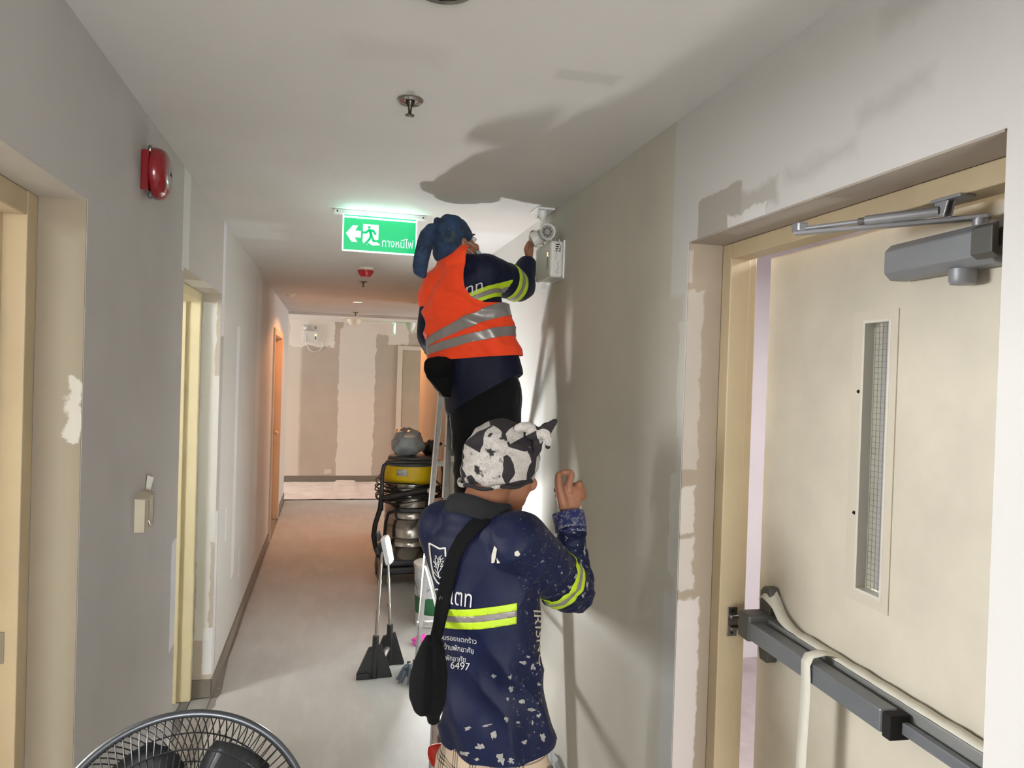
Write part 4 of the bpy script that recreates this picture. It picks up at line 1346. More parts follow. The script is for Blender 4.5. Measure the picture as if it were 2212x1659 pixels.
mp = empty('mop_head', (0.47, 4.06, 0), 'blue-grey rope mop head on the floor behind the shoulder bag', 'mop')
m_rope = mat('mop_rope', '#5d6874', 0.9, var=0.2, vscale=60, bump=0.5, bscale=120)
rn = random.Random(11)
for i in range(26):
    a = rn.uniform(0, 2 * PI)
    r0 = rn.uniform(0.0, 0.03)
    p0 = Vector((0.475 + r0 * math.cos(a), 4.06 + r0 * math.sin(a), rn.uniform(0.05, 0.10)))
    p3 = p0 + Vector((math.cos(a) * rn.uniform(0.03, 0.07), math.sin(a) * rn.uniform(0.03, 0.07), 0))
    p3.z = 0.007
    MB().tube([p0, p0.lerp(p3, 0.4) + Vector((rn.uniform(-.01, .01), 0, 0.03)), p0.lerp(p3, 0.75) + Vector((0, rn.uniform(-.01, .01), 0.01)), p3], 0.006, 6).build('rope_strand', m_rope, mp, smooth=True)

rsc = empty('red_scoop', (0.375, 2.60, 0.24), 'small red plastic scoop hanging at the foot of the ladder', 'scoop')
m_redp = mat('red_plastic', '#d8301f', 0.4, var=0.03)
sc0 = at(944, 1640, 2.62)
b = MB()
secs = []
for t_, w_, d_ in ((0.0, 0.034, 0.014), (0.02, 0.035, 0.024), (0.04, 0.030, 0.026), (0.06, 0.020, 0.020), (0.072, 0.008, 0.009)):
    secs.append((sc0 + Vector((0.0, 0, 0.042 - t_)), Vector((w_, 0, 0)), Vector((0, d_, 0))))
b.loft(secs, 20)
b.build('scoop_bowl', m_redp, rsc, smooth=True)
MB().tube([sc0 + Vector((0.02, 0.0, 0.035)), sc0 + Vector((0.05, 0.05, 0.05)), sc0 + Vector((0.075, 0.12, 0.055))], 0.007, 8).build('scoop_handle', m_redp, rsc, smooth=True)

m_film = mat('clear_plastic_film', '#c9cac6', 0.18, var=0.05, bump=0.6, bscale=18, bdist=0.02, alpha=0.55)
pf = crumpled('plastic_sheet', (0.919, 2.87, 0.075), 0.012, 0.17, 0.10, m_film, None, 3.0, 0.3, 60)
tag(pf, 'crumpled clear plastic sheet heaped against the right wall', 'plastic sheet')

# ================================================================== pedestal fan
fc = Vector((-0.229, 1.352, 0.879))
fan = empty('pedestal_fan', (fc.x, fc.y + 0.10, 0), 'black wire-guard pedestal fan in the left foreground', 'fan')
FN = Vector((0.10, -0.985, 0.14)).normalized()
fx = Vector((0, 0, 1)).cross(FN).normalized() * -1
fyv = FN.cross(fx)
FM = frame_mx(fc, fx, fyv, FN)
RG = 0.215
m_rim = mat('fan_rim_grey', '#55575b', 0.3, metal=0.6, var=0.08)
m_wire = mat('fan_wire', '#3a3a3c', 0.35, metal=0.7, var=0.1)
MB().tube([FM @ Vector((RG * math.cos(a), RG * math.sin(a), 0)) for a in [2 * PI * i / 96 for i in range(96)]], 0.0068, 10, closed=True).build('guard_rim', m_rim, fan, smooth=True)
MB().tube([FM @ Vector(((RG - 0.006) * math.cos(a), (RG - 0.006) * math.sin(a), -0.012)) for a in [2 * PI * i / 96 for i in range(96)]], 0.004, 8, closed=True).build('guard_clip_ring', m_blackp, fan, smooth=True)
for nm, sgz, dep, sw in (('front_guard', 1, 0.075, 0.20), ('rear_guard', -1, 0.085, -0.34)):
    g = MB()
    for i in range(96):
        a0 = 2 * PI * i / 96
        path = []
        for j in range(8):
            t = j / 7
            r = RG - (RG - 0.045) * t
            zz = sgz * dep * (1 - (1 - t) ** 2.4)
            aa = a0 + sw * t
            path.append(FM @ Vector((r * math.cos(aa), r * math.sin(aa), zz)))
        g.tube(path, 0.00115, 4, caps=False)
    for t in (0.27, 0.62, 1.0):
        r = RG - (RG - 0.045) * t
        zz = sgz * dep * (1 - (1 - t) ** 2.4)
        g.tube([FM @ Vector((r * math.cos(a), r * math.sin(a), zz + sgz * 0.0015)) for a in [2 * PI * i / 72 for i in range(72)]], 0.0016, 5, closed=True)
    g.build(nm, m_wire, fan, smooth=True)
MB().lathe([(0.045, 0.070), (0.046, 0.078), (0.03, 0.084), (0.001, 0.085)], 32, FM).build('badge', m_blackp, fan, smooth=True)
m_blade = mat('fan_blade_dark', '#232426', 0.4, var=0.05)
hubo = MB().lathe([(0.038, -0.03), (0.04, 0.0), (0.034, 0.025), (0.01, 0.03)], 28, FM).build('hub', m_blackp, fan, smooth=True)
for kk in range(5):
    rows = []
    for j in range(9):
        t = j / 8
        r = 0.034 + 0.145 * t
        half = 0.24 + 0.30 * math.sin(PI * min(1, t * 0.62 + 0.18))
        half *= (1 - 0.25 * t ** 6)
        mid = 2 * PI * kk / 5 + 0.32 * t
        rows.append([FM @ Vector((r * math.cos(mid + half * q), r * math.sin(mid + half * q), 0.032 * q * (1 - 0.4 * t))) for q in (-1, -0.5, 0, 0.5, 1)])
    ribbon('blade', rows, m_blade, 0.003, fan)
MB().lathe([(0.05, -0.20), (0.062, -0.18), (0.066, -0.10), (0.055, -0.07)], 28, FM).build('motor', m_blackp, fan, smooth=True)
mot = FM @ Vector((0, 0, -0.13))
MB().cyl((mot.x, mot.y, 0.04), (mot.x, mot.y, mot.z - 0.03), 0.014).build('pole', m_gun, fan, smooth=True)
MB().lathe([(0.20, 0), (0.205, 0.012), (0.19, 0.030), (0.05, 0.045), (0.022, 0.09)], 40, Matrix.Translation((mot.x, mot.y, 0))).build('base', m_blackp, fan, smooth=True)
MB().box(mot.x - 0.03, mot.x + 0.03, mot.y - 0.03, mot.y + 0.03, mot.z - 0.14, mot.z - 0.03).build('control_box', m_blackp, fan, bevel=0.008)

# ================================================================== people
def vox(name, mb, voxel, m, parent=None, smooth=6, disp=None, cuts=(), post=None):
    """one continuous skin grown over overlapping volumes"""
    me = mb.mesh(name + '_seed')
    o = bpy.data.objects.new(name + '_seed', me)
    COL.objects.link(o)
    rm = o.modifiers.new('r', 'REMESH')
    rm.mode = 'VOXEL'
    rm.voxel_size = voxel
    rm.use_smooth_shade = True
    sm = o.modifiers.new('s', 'SMOOTH')
    sm.factor = 0.5
    sm.iterations = smooth
    dg = bpy.context.evaluated_depsgraph_get()
    out = bpy.data.meshes.new_from_object(o.evaluated_get(dg))
    bpy.data.objects.remove(o)
    out.name = name
    n = len(out.vertices)
    if disp is not None:
        co = np.empty(n * 3)
        out.vertices.foreach_get('co', co)
        co = co.reshape(-1, 3)
        no = np.array([tuple(x.vector) for x in out.vertex_normals])
        dd = np.array([disp(Vector(c)) for c in co])
        co = co + no * dd[:, None]
        out.vertices.foreach_set('co', co.ravel())
    if cuts:
        bm = bmesh.new()
        bm.from_mesh(out)
        for p, nrm in cuts:      # removes what lies on the side the normal points to
            bmesh.ops.bisect_plane(bm, geom=bm.verts[:] + bm.edges[:] + bm.faces[:], plane_co=p, plane_no=nrm, clear_outer=True)
        bm.to_mesh(out)
        bm.free()
    out.materials.clear()
    ob = obj_from(out, name, m, parent, smooth=True, angle=180)
    return ob


def bvh_of(o):
    me = o.data
    return BVHTree.FromPolygons([v.co.copy() for v in me.vertices], [tuple(p.vertices) for p in me.polygons])


def band(name, src, planes, m, parent, keep=None, lift=0.0022, thick=0.0012):
    """a strip of tape sewn on cloth: the part of src between two planes"""
    bm = bmesh.new()
    bm.from_mesh(src.data)
    for p, nrm in planes:
        bmesh.ops.bisect_plane(bm, geom=bm.verts[:] + bm.edges[:] + bm.faces[:], plane_co=p, plane_no=nrm, clear_outer=True)
    if keep is not None:
        dead = [f for f in bm.faces if not keep(f.calc_center_median())]
        bmesh.ops.delete(bm, geom=dead, context='FACES')
    loose = [v for v in bm.verts if not v.link_faces]
    bmesh.ops.delete(bm, geom=loose, context='VERTS')
    # keep the one connected strip
    seen, best = set(), []
    for f0 in bm.faces:
        if f0 in seen:
            continue
        stack, isl = [f0], []
        seen.add(f0)
        while stack:
            g = stack.pop()
            isl.append(g)
            for e_ in g.edges:
                for h in e_.link_faces:
                    if h not in seen:
                        seen.add(h)
                        stack.append(h)
        if len(isl) > len(best):
            best = isl
    bs = set(best)
    bmesh.ops.delete(bm, geom=[g for g in bm.faces if g not in bs], context='FACES')
    bm.normal_update()
    for v in bm.verts:
        v.co = v.co + v.normal * lift
    me = bpy.data.meshes.new(name)
    bm.to_mesh(me)
    bm.free()
    me.materials.clear()
    return obj_from(me, name, m, parent, smooth=True, solid=thick, angle=180)


def tapes(src, origin, axis, widths, mats_, parent, keep=None, lift=0.0022, name='reflective_tape'):
    axis = Vector(axis).normalized()
    pos = 0.0
    for w_, mm in zip(widths, mats_):
        p0 = Vector(origin) + axis * pos
        p1 = Vector(origin) + axis * (pos + w_)
        band(name, src, [(p1, axis), (p0, -axis)], mm, parent, keep, lift)
        pos += w_


def folds(scale, amp, stretch=(1, 1, 1), seed=0.0):
    st = Vector(stretch)

    def f(c):
        q = Vector((c.x * st.x, c.y * st.y, c.z * st.z)) * scale + Vector((seed, seed * 0.7, 0))
        a = mnoise.noise(q)
        b_ = mnoise.noise(q * 2.1 + Vector((5, 0, 0)))
        return amp * ((1 - abs(a) * 2.2) * 0.7 + b_ * 0.5)
    return f


def cloth(name, col, rough=0.85, paint=None, weave=0.15, sheen=0.1, amt=0.60, xmask=None, spec=0.25):
    k = NT(name)
    c = lin(col)
    cc = k.ramp(k.noise(6.0, 4.0), 0.3, 0.7, tuple(v * 0.85 for v in c[:3]) + (1,), tuple(min(1, v * 1.15) for v in c[:3]) + (1,))
    if paint:
        big = k.ramp(k.noise(5.0, 3.0, 0.6), 0.48, 0.70)
        if xmask:
            sx_ = k.n('ShaderNodeSeparateXYZ')
            k.link(k.obj(), sx_.inputs[0])
            big = k.ramp(k.math('MULTIPLY', k.noise(5.0, 3.0, 0.6), k.math('ADD', 0.62, k.ramp(sx_.outputs[0], xmask[0], xmask[1]))), 0.42, 0.70)
        sp = k.ramp(k.noise(95.0, 6.0, 0.68), amt, amt + 0.03)
        cc = k.mix(k.math('MULTIPLY', k.math('MULTIPLY', big, sp), 0.75), cc, lin(paint))
        sp2 = k.ramp(k.noise(42.0, 7.0, 0.75), 0.69, 0.71)
        cc = k.mix(k.math('MULTIPLY', k.math('MULTIPLY', sp2, big), 0.65), cc, lin(paint))
        dots = k.ramp(k.noise(190.0, 2.0, 0.5), 0.765, 0.78)
        cc = k.mix(k.math('MULTIPLY', dots, 0.7), cc, lin(paint))
    k.color(cc)
    k.b.inputs['Roughness'].default_value = rough
    k.b.inputs['Specular IOR Level'].default_value = spec
    k.b.inputs['Sheen Weight'].default_value = sheen
    k.bump(k.noise(220.0, 3.0, 0.6), weave, 0.002)
    return k.m


k = NT('skin')
k.color(k.ramp(k.noise(18.0, 4.0, 0.6), 0.3, 0.7, lin('#8f5e44'), lin('#a06c50')))
k.b.inputs['Roughness'].default_value = 0.55
k.bump(k.noise(300.0, 3.0), 0.12, 0.001)
m_skin = k.m
m_hair = mat('dark_hair', '#17120f', 0.6, var=0.1, bump=0.4, bscale=200)
m_navy = cloth('navy_shirt', '#071031', rough=0.6, spec=0.28, sheen=0.02, paint='#b0aca0', amt=0.61, xmask=(0.40, 0.60))
m_navy1 = cloth('navy_shirt_dark', '#0b1128', rough=0.65, spec=0.25, sheen=0.02, paint='#b9b4a8', amt=0.66)
m_blacktr = cloth('black_trousers', '#0d0d0f', 0.9, paint='#5c5a56', amt=0.68)
m_lime = mat('lime_tape', '#b7d422', 0.5, var=0.06, vscale=20, emit='#b7d422', estr=0.0)
m_reflect = mat('grey_reflective_tape', '#8b8480', 0.35, var=0.06, vscale=25, metal=0.2)
m_orange = cloth('orange_mesh_vest', '#ff4a1f', 0.75, paint='#e8e0d8', weave=0.35, amt=0.70)
m_collar = mat('black_rib', '#121214', 0.9, var=0.1, bump=0.3, bscale=90)
m_print = mat('white_shirt_print', '#cfcdc9', 0.6, var=0.08, vscale=40)
m_bagc = mat('black_bag_cloth', '#080809', 0.9, spec=0.2, var=0.15, vscale=20, bump=0.3, bscale=150, fleck=('#4c4a47', 45.0), fleck_amt=0.72)
# black and white printed cloth
k = NT('black_white_print')
vor = k.n('ShaderNodeTexVoronoi')
vor.inputs['Scale'].default_value = 17.0
k.link(k.obj(), vor.inputs['Vector'])
nzz = k.n('ShaderNodeTexNoise')
nzz.inputs['Scale'].default_value = 26.0
nzz.inputs['Detail'].default_value = 6.0
k.link(k.obj(), nzz.inputs['Vector'])
sepc = k.n('ShaderNodeSeparateColor')
k.link(vor.outputs['Color'], sepc.inputs[0])
fld = k.math('ADD', sepc.outputs[0], k.math('MULTIPLY', k.math('SUBTRACT', nzz.outputs[0], 0.5), 0.9))
cc = k.mix(k.ramp(fld, 0.56, 0.60), lin('#241f22'), lin('#b9b2ab'))
veins = k.n('ShaderNodeTexVoronoi', feature='DISTANCE_TO_EDGE')
veins.inputs['Scale'].default_value = 11.0
mp_ = k.n('ShaderNodeVectorMath', operation='ADD')
k.link(k.obj(), mp_.inputs[0])
k.link(nzz.outputs['Color'], mp_.inputs[1])
k.link(mp_.outputs[0], veins.inputs['Vector'])
cc = k.mix(k.ramp(veins.outputs['Distance'], 0.008, 0.02), lin('#2b2527'), cc)
k.color(cc)
k.b.inputs['Roughness'].default_value = 0.85
k.bump(k.noise(200.0, 3.0), 0.15, 0.002)
m_wrap2 = k.m
# blue tie-dye cloth
k = NT('blue_tie_dye')
cc = k.mix(k.ramp(k.noise(14.0, 5.0, 0.65), 0.35, 0.65), lin('#152233'), lin('#2b4364'))
cc = k.mix(k.math('MULTIPLY', k.ramp(k.noise(24.0, 5.0, 0.6), 0.55, 0.7), 0.5), cc, lin('#4a5a52'))
cc = k.mix(k.ramp(k.noise(120.0, 2.0), 0.74, 0.77), cc, lin('#8d98a0'))
k.color(cc)
k.b.inputs['Roughness'].default_value = 0.85
m_wrap1 = k.m
# plaid
k = NT('beige_plaid')
s_ = k.n('ShaderNodeSeparateXYZ')
k.link(k.obj(), s_.inputs[0])
hx = k.math('ADD', k.math('MULTIPLY', s_.outputs[0], 0.8), k.math('MULTIPLY', s_.outputs[1], -0.6))


def lines(coord, period, offs, wd):
    tot = None
    for of in offs:
        fr = k.math('FRACT', k.math('ADD', k.math('DIVIDE', coord, period), of))
        hit = k.math('LESS_THAN', k.math('ABSOLUTE', k.math('SUBTRACT', fr, 0.5)), wd)
        tot = hit if tot is None else k.math('MAXIMUM', tot, hit)
    return tot


pv = lines(hx, 0.055, (0, 0.14, 0.28), 0.035)
ph = lines(s_.outputs[2], 0.055, (0, 0.14, 0.28), 0.035)
cc = k.mix(k.math('MULTIPLY', k.math('MULTIPLY', k.math('ADD', pv, ph), 0.5), 1.3, clamp=True), lin('#b9a48c'), lin('#1b1816'))
k.color(cc)
k.b.inputs['Roughness'].default_value = 0.9
m_plaid = k.m


def vec_h(deg, z=0.0):
    a = math.radians(deg)
    return Vector((math.sin(a), math.cos(a), z)).normalized()


def head_volumes(mb, c, f, u):
    """skull, jaw, nose, lips and ears about centre c"""
    f = f.normalized()
    u = (u - f * u.dot(f)).normalized()
    r = f.cross(u)
    rot = Matrix((r, f, u)).transposed()
    mb.ball(c + u * 0.030 - f * 0.010, 0.074, 0.094, 0.088, rot)
    mb.ball(c + f * 0.030 - u * 0.030, 0.066, 0.066, 0.080, rot)
    mb.ball(c + f * 0.042 - u * 0.070, 0.050, 0.050, 0.045, rot)
    mb.ball(c + f * 0.078 - u * 0.098, 0.022, 0.020, 0.020, rot)
    mb.limb([c + f * 0.094 + u * 0.012, c + f * 0.106 - u * 0.015, c + f * 0.116 - u * 0.030], [0.008, 0.010, 0.013])
    mb.ball(c + f * 0.092 - u * 0.060, 0.022, 0.010, 0.007, rot)
    mb.ball(c + f * 0.090 - u * 0.072, 0.020, 0.010, 0.008, rot)
    mb.ball(c + f * 0.088 + u * 0.030, 0.045, 0.012, 0.010, rot)
    for s in (-1, 1):
        mb.ball(c + r * (s * 0.076) - f * 0.004 - u * 0.012, 0.008, 0.018, 0.030, rot)
        mb.ball(c + r * (s * 0.042) + f * 0.074 - u * 0.030, 0.022, 0.016, 0.020, rot)
    return r, f, u


def face_parts(parent, c, r, f, u):
    for s in (-1, 1):
        e = c + r * (s * 0.031) + f * 0.088 + u * 0.008
        MB().ball(e, 0.0115, n=16).build('eye', mat('eye_white', '#d8d2ca', 0.2, var=0), parent, smooth=True)
        MB().ball(e + f * 0.0085, 0.006, n=12).build('iris', mat('eye_dark', '#1a100b', 0.15, var=0), parent, smooth=True)
        MB().tube([e + u * 0.020 - r * (s * 0.016) + f * 0.006, e + u * 0.024 + f * 0.006, e + u * 0.018 + r * (s * 0.018) - f * 0.004], 0.0035, 6).build('eyebrow', m_hair, parent, smooth=True)


# ------------------------------------------------------------------ the worker in front
TH = 48.0
f2v = vec_h(TH)
r2v = Vector((f2v.y, -f2v.x, 0))
UP = Vector((0, 0, 1))
D2 = 1.80
W2 = empty('person', at(1070, 1640, D2) * 1.0, 'person in a navy work shirt and black-and-white headwrap raising one hand', 'person', 'workers')
W2.location.z = 0.0


def sec(px, py, Y, a, b, r, f, tilt=0.0):
    c = at(px, py, Y)
    return (c, r * a, f * b)


sh_c = at(1022, 1158, D2)
RS = sh_c + r2v * 0.130 + UP * 0.006
LS_ = sh_c - r2v * 0.098 + UP * 0.012
EL = at(1240, 1274, 1.88)
WR = at(1231, 1112, 1.95)
LEL = LS_ + f2v * 0.14 - r2v * 0.02 - UP * 0.24
LWR = LEL + f2v * 0.16 + r2v * 0.10 + UP * 0.06
hd2 = at(1084, 1010, 1.875)
fh2 = vec_h(54, -0.18)
uh2 = Vector((0.05, 0.02, 1.0))

# body: one continuous skin from head to feet
B = MB()
r_, f_, u_ = head_volumes(B, hd2, fh2, uh2)
nk = sh_c + UP * 0.02 + f2v * 0.018
B.limb([nk - UP * 0.06, nk + UP * 0.03, hd2 - u_ * 0.045 - f_ * 0.030], [0.050, 0.050, 0.055])
B.loft([sec(1022, 1165, D2, 0.10, 0.06, r2v, f2v), sec(1042, 1240, D2, 0.125, 0.085, r2v, f2v), sec(1060, 1400, D2, 0.115, 0.08, r2v, f2v), sec(1068, 1560, D2, 0.125, 0.09, r2v, f2v), sec(1068, 1680, D2, 0.12, 0.09, r2v, f2v)])
B.limb([LS_, RS], [0.05, 0.05])
B.limb([RS, EL, WR], [0.048, 0.038, 0.026])
B.limb([LS_, LEL, LWR], [0.048, 0.038, 0.026])
# raised right hand, pinching thumb and index
B.loft([(at(1231, 1115, 1.950), Vector((0.025, 0, 0)), Vector((0, 0.019, 0))), (at(1231, 1098, 1.952), Vector((0.029, 0, 0)), Vector((0, 0.017, 0))), (at(1232, 1078, 1.955), Vector((0.033, 0, 0.002)), Vector((0, 0.015, 0))), (at(1237, 1058, 1.96), Vector((0.029, 0, -0.008)), Vector((0, 0.013, 0)))])
B.limb([at(1230, 1062, 1.952), at(1228, 1046, 1.955), at(1234, 1024, 1.962), at(1222, 1020, 1.968), at(1211, 1023, 1.966)], [0.012, 0.0115, 0.0105, 0.0092, 0.0080])
B.limb([at(1218, 1094, 1.948), at(1212, 1072, 1.945), at(1207, 1048, 1.95), at(1206, 1035, 1.955), at(1207, 1025, 1.958)], [0.016, 0.014, 0.0118, 0.0108, 0.0090])
for pts_, rr in (([(1240, 1060, 1.962), (1251, 1046, 1.975), (1250, 1047, 2.000), (1232, 1052, 2.006), (1214, 1055, 1.996)], 0.0105),
                 ([(1247, 1066, 1.962), (1258, 1058, 1.978), (1254, 1061, 2.003), (1230, 1064, 2.008), (1201, 1058, 1.992)], 0.0100),
                 ([(1250, 1078, 1.960), (1261, 1072, 1.972), (1256, 1074, 1.994), (1230, 1076, 2.000), (1203, 1071, 1.985)], 0.0090)):
    B.limb([at(*q) for q in pts_], [rr * 1.05, rr, rr * 0.95, rr * 0.9, rr * 0.8])
# left hand, closed loosely
hl = LWR
hdir = (LWR - LEL).normalized()
B.ball(hl + hdir * 0.05, 0.036, 0.038, 0.030)
for i in range(4):
    s0 = hl + hdir * 0.075 + UP * (0.024 - 0.016 * i)
    B.limb([s0, s0 + hdir * 0.03 + r2v * 0.004, s0 + hdir * 0.035 + r2v * 0.028, s0 + hdir * 0.012 + r2v * 0.032], [0.009, 0.0085, 0.008, 0.007])
B.limb([hl + hdir * 0.02 + UP * 0.03, hl + hdir * 0.05 + UP * 0.045 + r2v * 0.02, hl + hdir * 0.075 + UP * 0.03 + r2v * 0.03], [0.012, 0.011, 0.009])
hip2 = at(1068, 1680, D2)
for s in (-1, 1):
    h0 = hip2 + r2v * (s * 0.075)
    B.limb([h0, Vector((h0.x, h0.y, 0.42)) + f2v * 0.02, Vector((h0.x, h0.y, 0.09)) - f2v * 0.01], [0.078, 0.048, 0.036])
    B.limb([Vector((h0.x, h0.y, 0.05)) - f2v * 0.04, Vector((h0.x, h0.y, 0.045)) + f2v * 0.06, Vector((h0.x, h0.y, 0.035)) + f2v * 0.16], [0.040, 0.040, 0.030])
body2 = vox('body', B, 0.0036, m_skin, W2, smooth=5)
face_parts(body2, hd2, r_, f_, u_)

# shirt
S = MB()
S.loft([sec(1022, 1134, D2, 0.082, 0.066, r2v, f2v), sec(1026, 1156, D2, 0.128, 0.084, r2v, f2v), sec(1036, 1195, D2, 0.142, 0.100, r2v, f2v), sec(1046, 1260, D2, 0.145, 0.105, r2v, f2v),
        sec(1056, 1350, D2, 0.137, 0.103, r2v, f2v), sec(1064, 1450, D2, 0.136, 0.104, r2v, f2v), sec(1070, 1550, D2, 0.144, 0.112, r2v, f2v), sec(1071, 1650, D2, 0.150, 0.118, r2v, f2v)], n=40)
S.limb([LS_, sh_c + UP * 0.002, RS], [0.062, 0.056, 0.068])
S.limb([RS, RS.lerp(EL, 0.5) + UP * -0.006, EL + Vector((0, 0, -0.004)), EL.lerp(WR, 0.28), EL.lerp(WR, 0.55), EL.lerp(WR, 0.80), WR + UP * -0.012], [0.075, 0.070, 0.056, 0.047, 0.042, 0.0395, 0.040])
S.limb([EL.lerp(WR, 0.45), EL.lerp(WR, 0.5)], [0.044, 0.044])
S.limb([LS_, LS_.lerp(LEL, 0.5), LEL, LEL.lerp(LWR, 0.5), LWR - hdir * 0.01], [0.066, 0.064, 0.056, 0.046, 0.040])
fa = folds(8.0, 0.0105, (1, 1, 0.6), 1.7)
fb = folds(20.0, 0.0045, (0.6, 0.6, 1.9), 4.0)


def disp2(c):
    arm = min(1.0, max(0.0, ((c - RS).dot((EL - RS).normalized()) - 0.12) / 0.1))
    fore = 1.0 if (c - EL).length < 0.24 and c.x > 0.55 else 0.0
    low = min(1.0, max(0.0, (1.20 - c.z) / 0.3))
    d = fa(c) * (0.45 + 0.7 * low) * (1 - fore)
    # diagonal drag folds towards the right hip
    q = (c - at(1090, 1500, 1.7))
    t = q.dot(Vector((-0.5, 0.0, 0.85))) * 1.0
    w_ = q.x * 0.85 + q.z * 0.5
    d += low * 0.007 * math.sin(w_ * 42 + 1.5 * mnoise.noise(c * 7)) * math.exp(-(w_ / 0.16) ** 2)
    d += low * (1 - fore) * 0.015 * (1 - 2 * abs(math.sin(c.x * 27 + c.z * 20 + 2.6 * mnoise.noise(c * 4.5)))) * (0.5 + 0.5 * mnoise.noise(c * 3 + Vector((3, 1, 0))))
    d += (1 - low) * (1 - fore) * 0.010 * (1 - 2 * abs(math.sin(c.x * 34 - c.z * 26 + 2.5 * mnoise.noise(c * 6)))) * max(0, mnoise.noise(c * 5))
    d += fore * fb(c) * 1.5
    return d


hemn = Vector((0.06, -0.04, -1)).normalized()
shirt2 = vox('shirt', S, 0.0055, m_navy, W2, smooth=7, disp=disp2, cuts=[(at(1071, 1637, 1.72), hemn), (WR + UP * -0.014 + UP * 0.012, (WR - EL).normalized() + Vector((0.25, 0, 0)))])
# the cut above the wrist only trims the raised cuff, so rebuild it as a cuff ring
bv2 = bvh_of(shirt2)
adir = (EL - RS).normalized()


def near_arm(c):
    t = max(0, min(1.1, (c - RS).dot(adir) / (EL - RS).length))
    return (c - (RS + (EL - RS) * t)).length < 0.098 and t > 0.28 and (c - sh_c).dot(r2v) > 0.12


tapes(shirt2, RS.lerp(EL, 0.60), adir, (0.021, 0.019, 0.021), (m_lime, m_reflect, m_lime), shirt2, near_arm)


def on_back(c):
    q = c - sh_c
    ax = at(1050, 1320, D2)
    return (c - ax).dot(f2v) < 0.045 and (c - ax).length < 0.22 and not near_arm(c) and (c - ax).dot(r2v) < 0.125


zb = at(1010, 1363, 1.68).z
tapes(shirt2, at(1010, 1366, 1.68), UP - r2v * 0.22, (0.0165, 0.0145, 0.0165), (m_lime, m_reflect, m_lime), shirt2, on_back)
# collar
colr = MB()
col_c = sh_c + UP * 0.052 + f2v * 0.012 + r2v * 0.006
pts_ = []
for i in range(40):
    a = 2 * PI * i / 40
    pts_.append(col_c + r2v * (0.076 * math.cos(a)) + f2v * (0.070 * math.sin(a)) + UP * (0.012 - 0.022 * math.sin(a) + 0.004 * math.sin(3 * a)))
colr.tube(pts_, 0.021, 12, closed=True, flat=(1.2, 0.5))
colr.build('collar', m_collar, shirt2, smooth=True)
# cuff
cd = (WR - EL).normalized()
cu = MB()
ex = Vector((1, 0, 0))
ex = (ex - cd * ex.dot(cd)).normalized()
ey = cd.cross(ex)
pr = [(-0.05, 0.0425), (-0.03, 0.0435), (-0.012, 0.0425), (0.004, 0.0405), (0.010, 0.0385), (0.010, 0.0345), (-0.01, 0.034)]
vs, fs = [], []
for h_, rr in pr:
    for i in range(32):
        a = 2 * PI * i / 32
        fl2 = 0.010 * max(0, math.cos(a - PI)) * max(0, (h_ + 0.03) / 0.04)
        vs.append(WR + cd * (h_ - fl2 * 0.8) + (ex * math.cos(a) + ey * math.sin(a)) * (rr + fl2 + 0.001 * math.sin(9 * a)))
for j in range(len(pr) - 1):
    for i in range(32):
        i2 = (i + 1) % 32
        fs.append((j * 32 + i, j * 32 + i2, (j + 1) * 32 + i2, (j + 1) * 32 + i))
cu.add(vs, fs)
cu.build('cuff', cloth('navy_cuff', '#242a55', paint='#b9b3a6', amt=0.52), shirt2, smooth=True)


# print on the back, laid onto the cloth
def pix_frame(px, py, Y, slope=0.0, sx=1.0):
    o0 = at(px, py, Y)
    ux = (at(px + 100, py + 100 * slope, Y) - o0) / 100 * sx
    uy = (at(px, py - 100, Y) - o0) / 100
    n_ = ux.cross(uy).normalized()
    return frame_mx(o0, ux, uy, n_)


def print_px(name, body, px, py, w, slope, hscale=1.0, shear=0.0, weight=0.0, Y=1.62, bv=None, parent=None, m=None):
    polys = text_polys(body, 1.0, shear, weight)
    xs_ = [q.x for p in polys for q in p]
    s = w / (max(xs_) - min(xs_))
    V, F = fill_polys(polys)
    V = [Vector(((v.x - min(xs_)) * s, v.y * s * hscale, 0)) for v in V]
    d = (at(px + w / 2, py, Y) - EYE).normalized()
    return decal(name, V, F, pix_frame(px, py, Y, slope), m or m_print, parent, (bv, d, 0.0022), cell=9.0)


print_px('print_heading', 'เอสเตท', 926, 1296, 96, 0.18, 1.65, 0.12, 0.06, bv=bv2, parent=shirt2)
print_px('print_line', 'รับซ่อมรอยแตกร้าว', 925, 1377, 108, 0.13, 1.15, 0.0, 0.012, bv=bv2, parent=shirt2)
print_px('print_line', 'บ้านพักอาศัย', 957, 1401, 69, 0.16, 1.25, 0.0, 0.012, bv=bv2, parent=shirt2)
print_px('print_line', 'พักอาศัย', 962, 1425, 46, 0.12, 1.25, 0.0, 0.012, bv=bv2, parent=shirt2)
print_px('print_number', '6497', 973, 1443, 44, 0.13, 1.15, 0.1, 0.02, bv=bv2, parent=shirt2)
polys = text_polys('IRISNC', 1.0, 0, 0.01)
xs_ = [q.x for p in polys for q in p]
s = 120 / (max(xs_) - min(xs_))
V, F = fill_polys(polys)
V = [Vector(((v.y) * s * 0.55, -(v.x - min(xs_)) * s, 0)) for v in V]
V = [Vector((v.x - v.y * 0.10, v.y, 0)) for v in V]
decal('print_side', V, F, pix_frame(1151, 1318, 1.70), mat('shirt_print_beige', '#b3a896', 0.6), shirt2, (bv2, (at(1160, 1380, 1.7) - EYE).normalized(), 0.002), cell=9.0)


def pxl(q):
    return ((q[0] / 4.74), -(q[1] / 4.74))


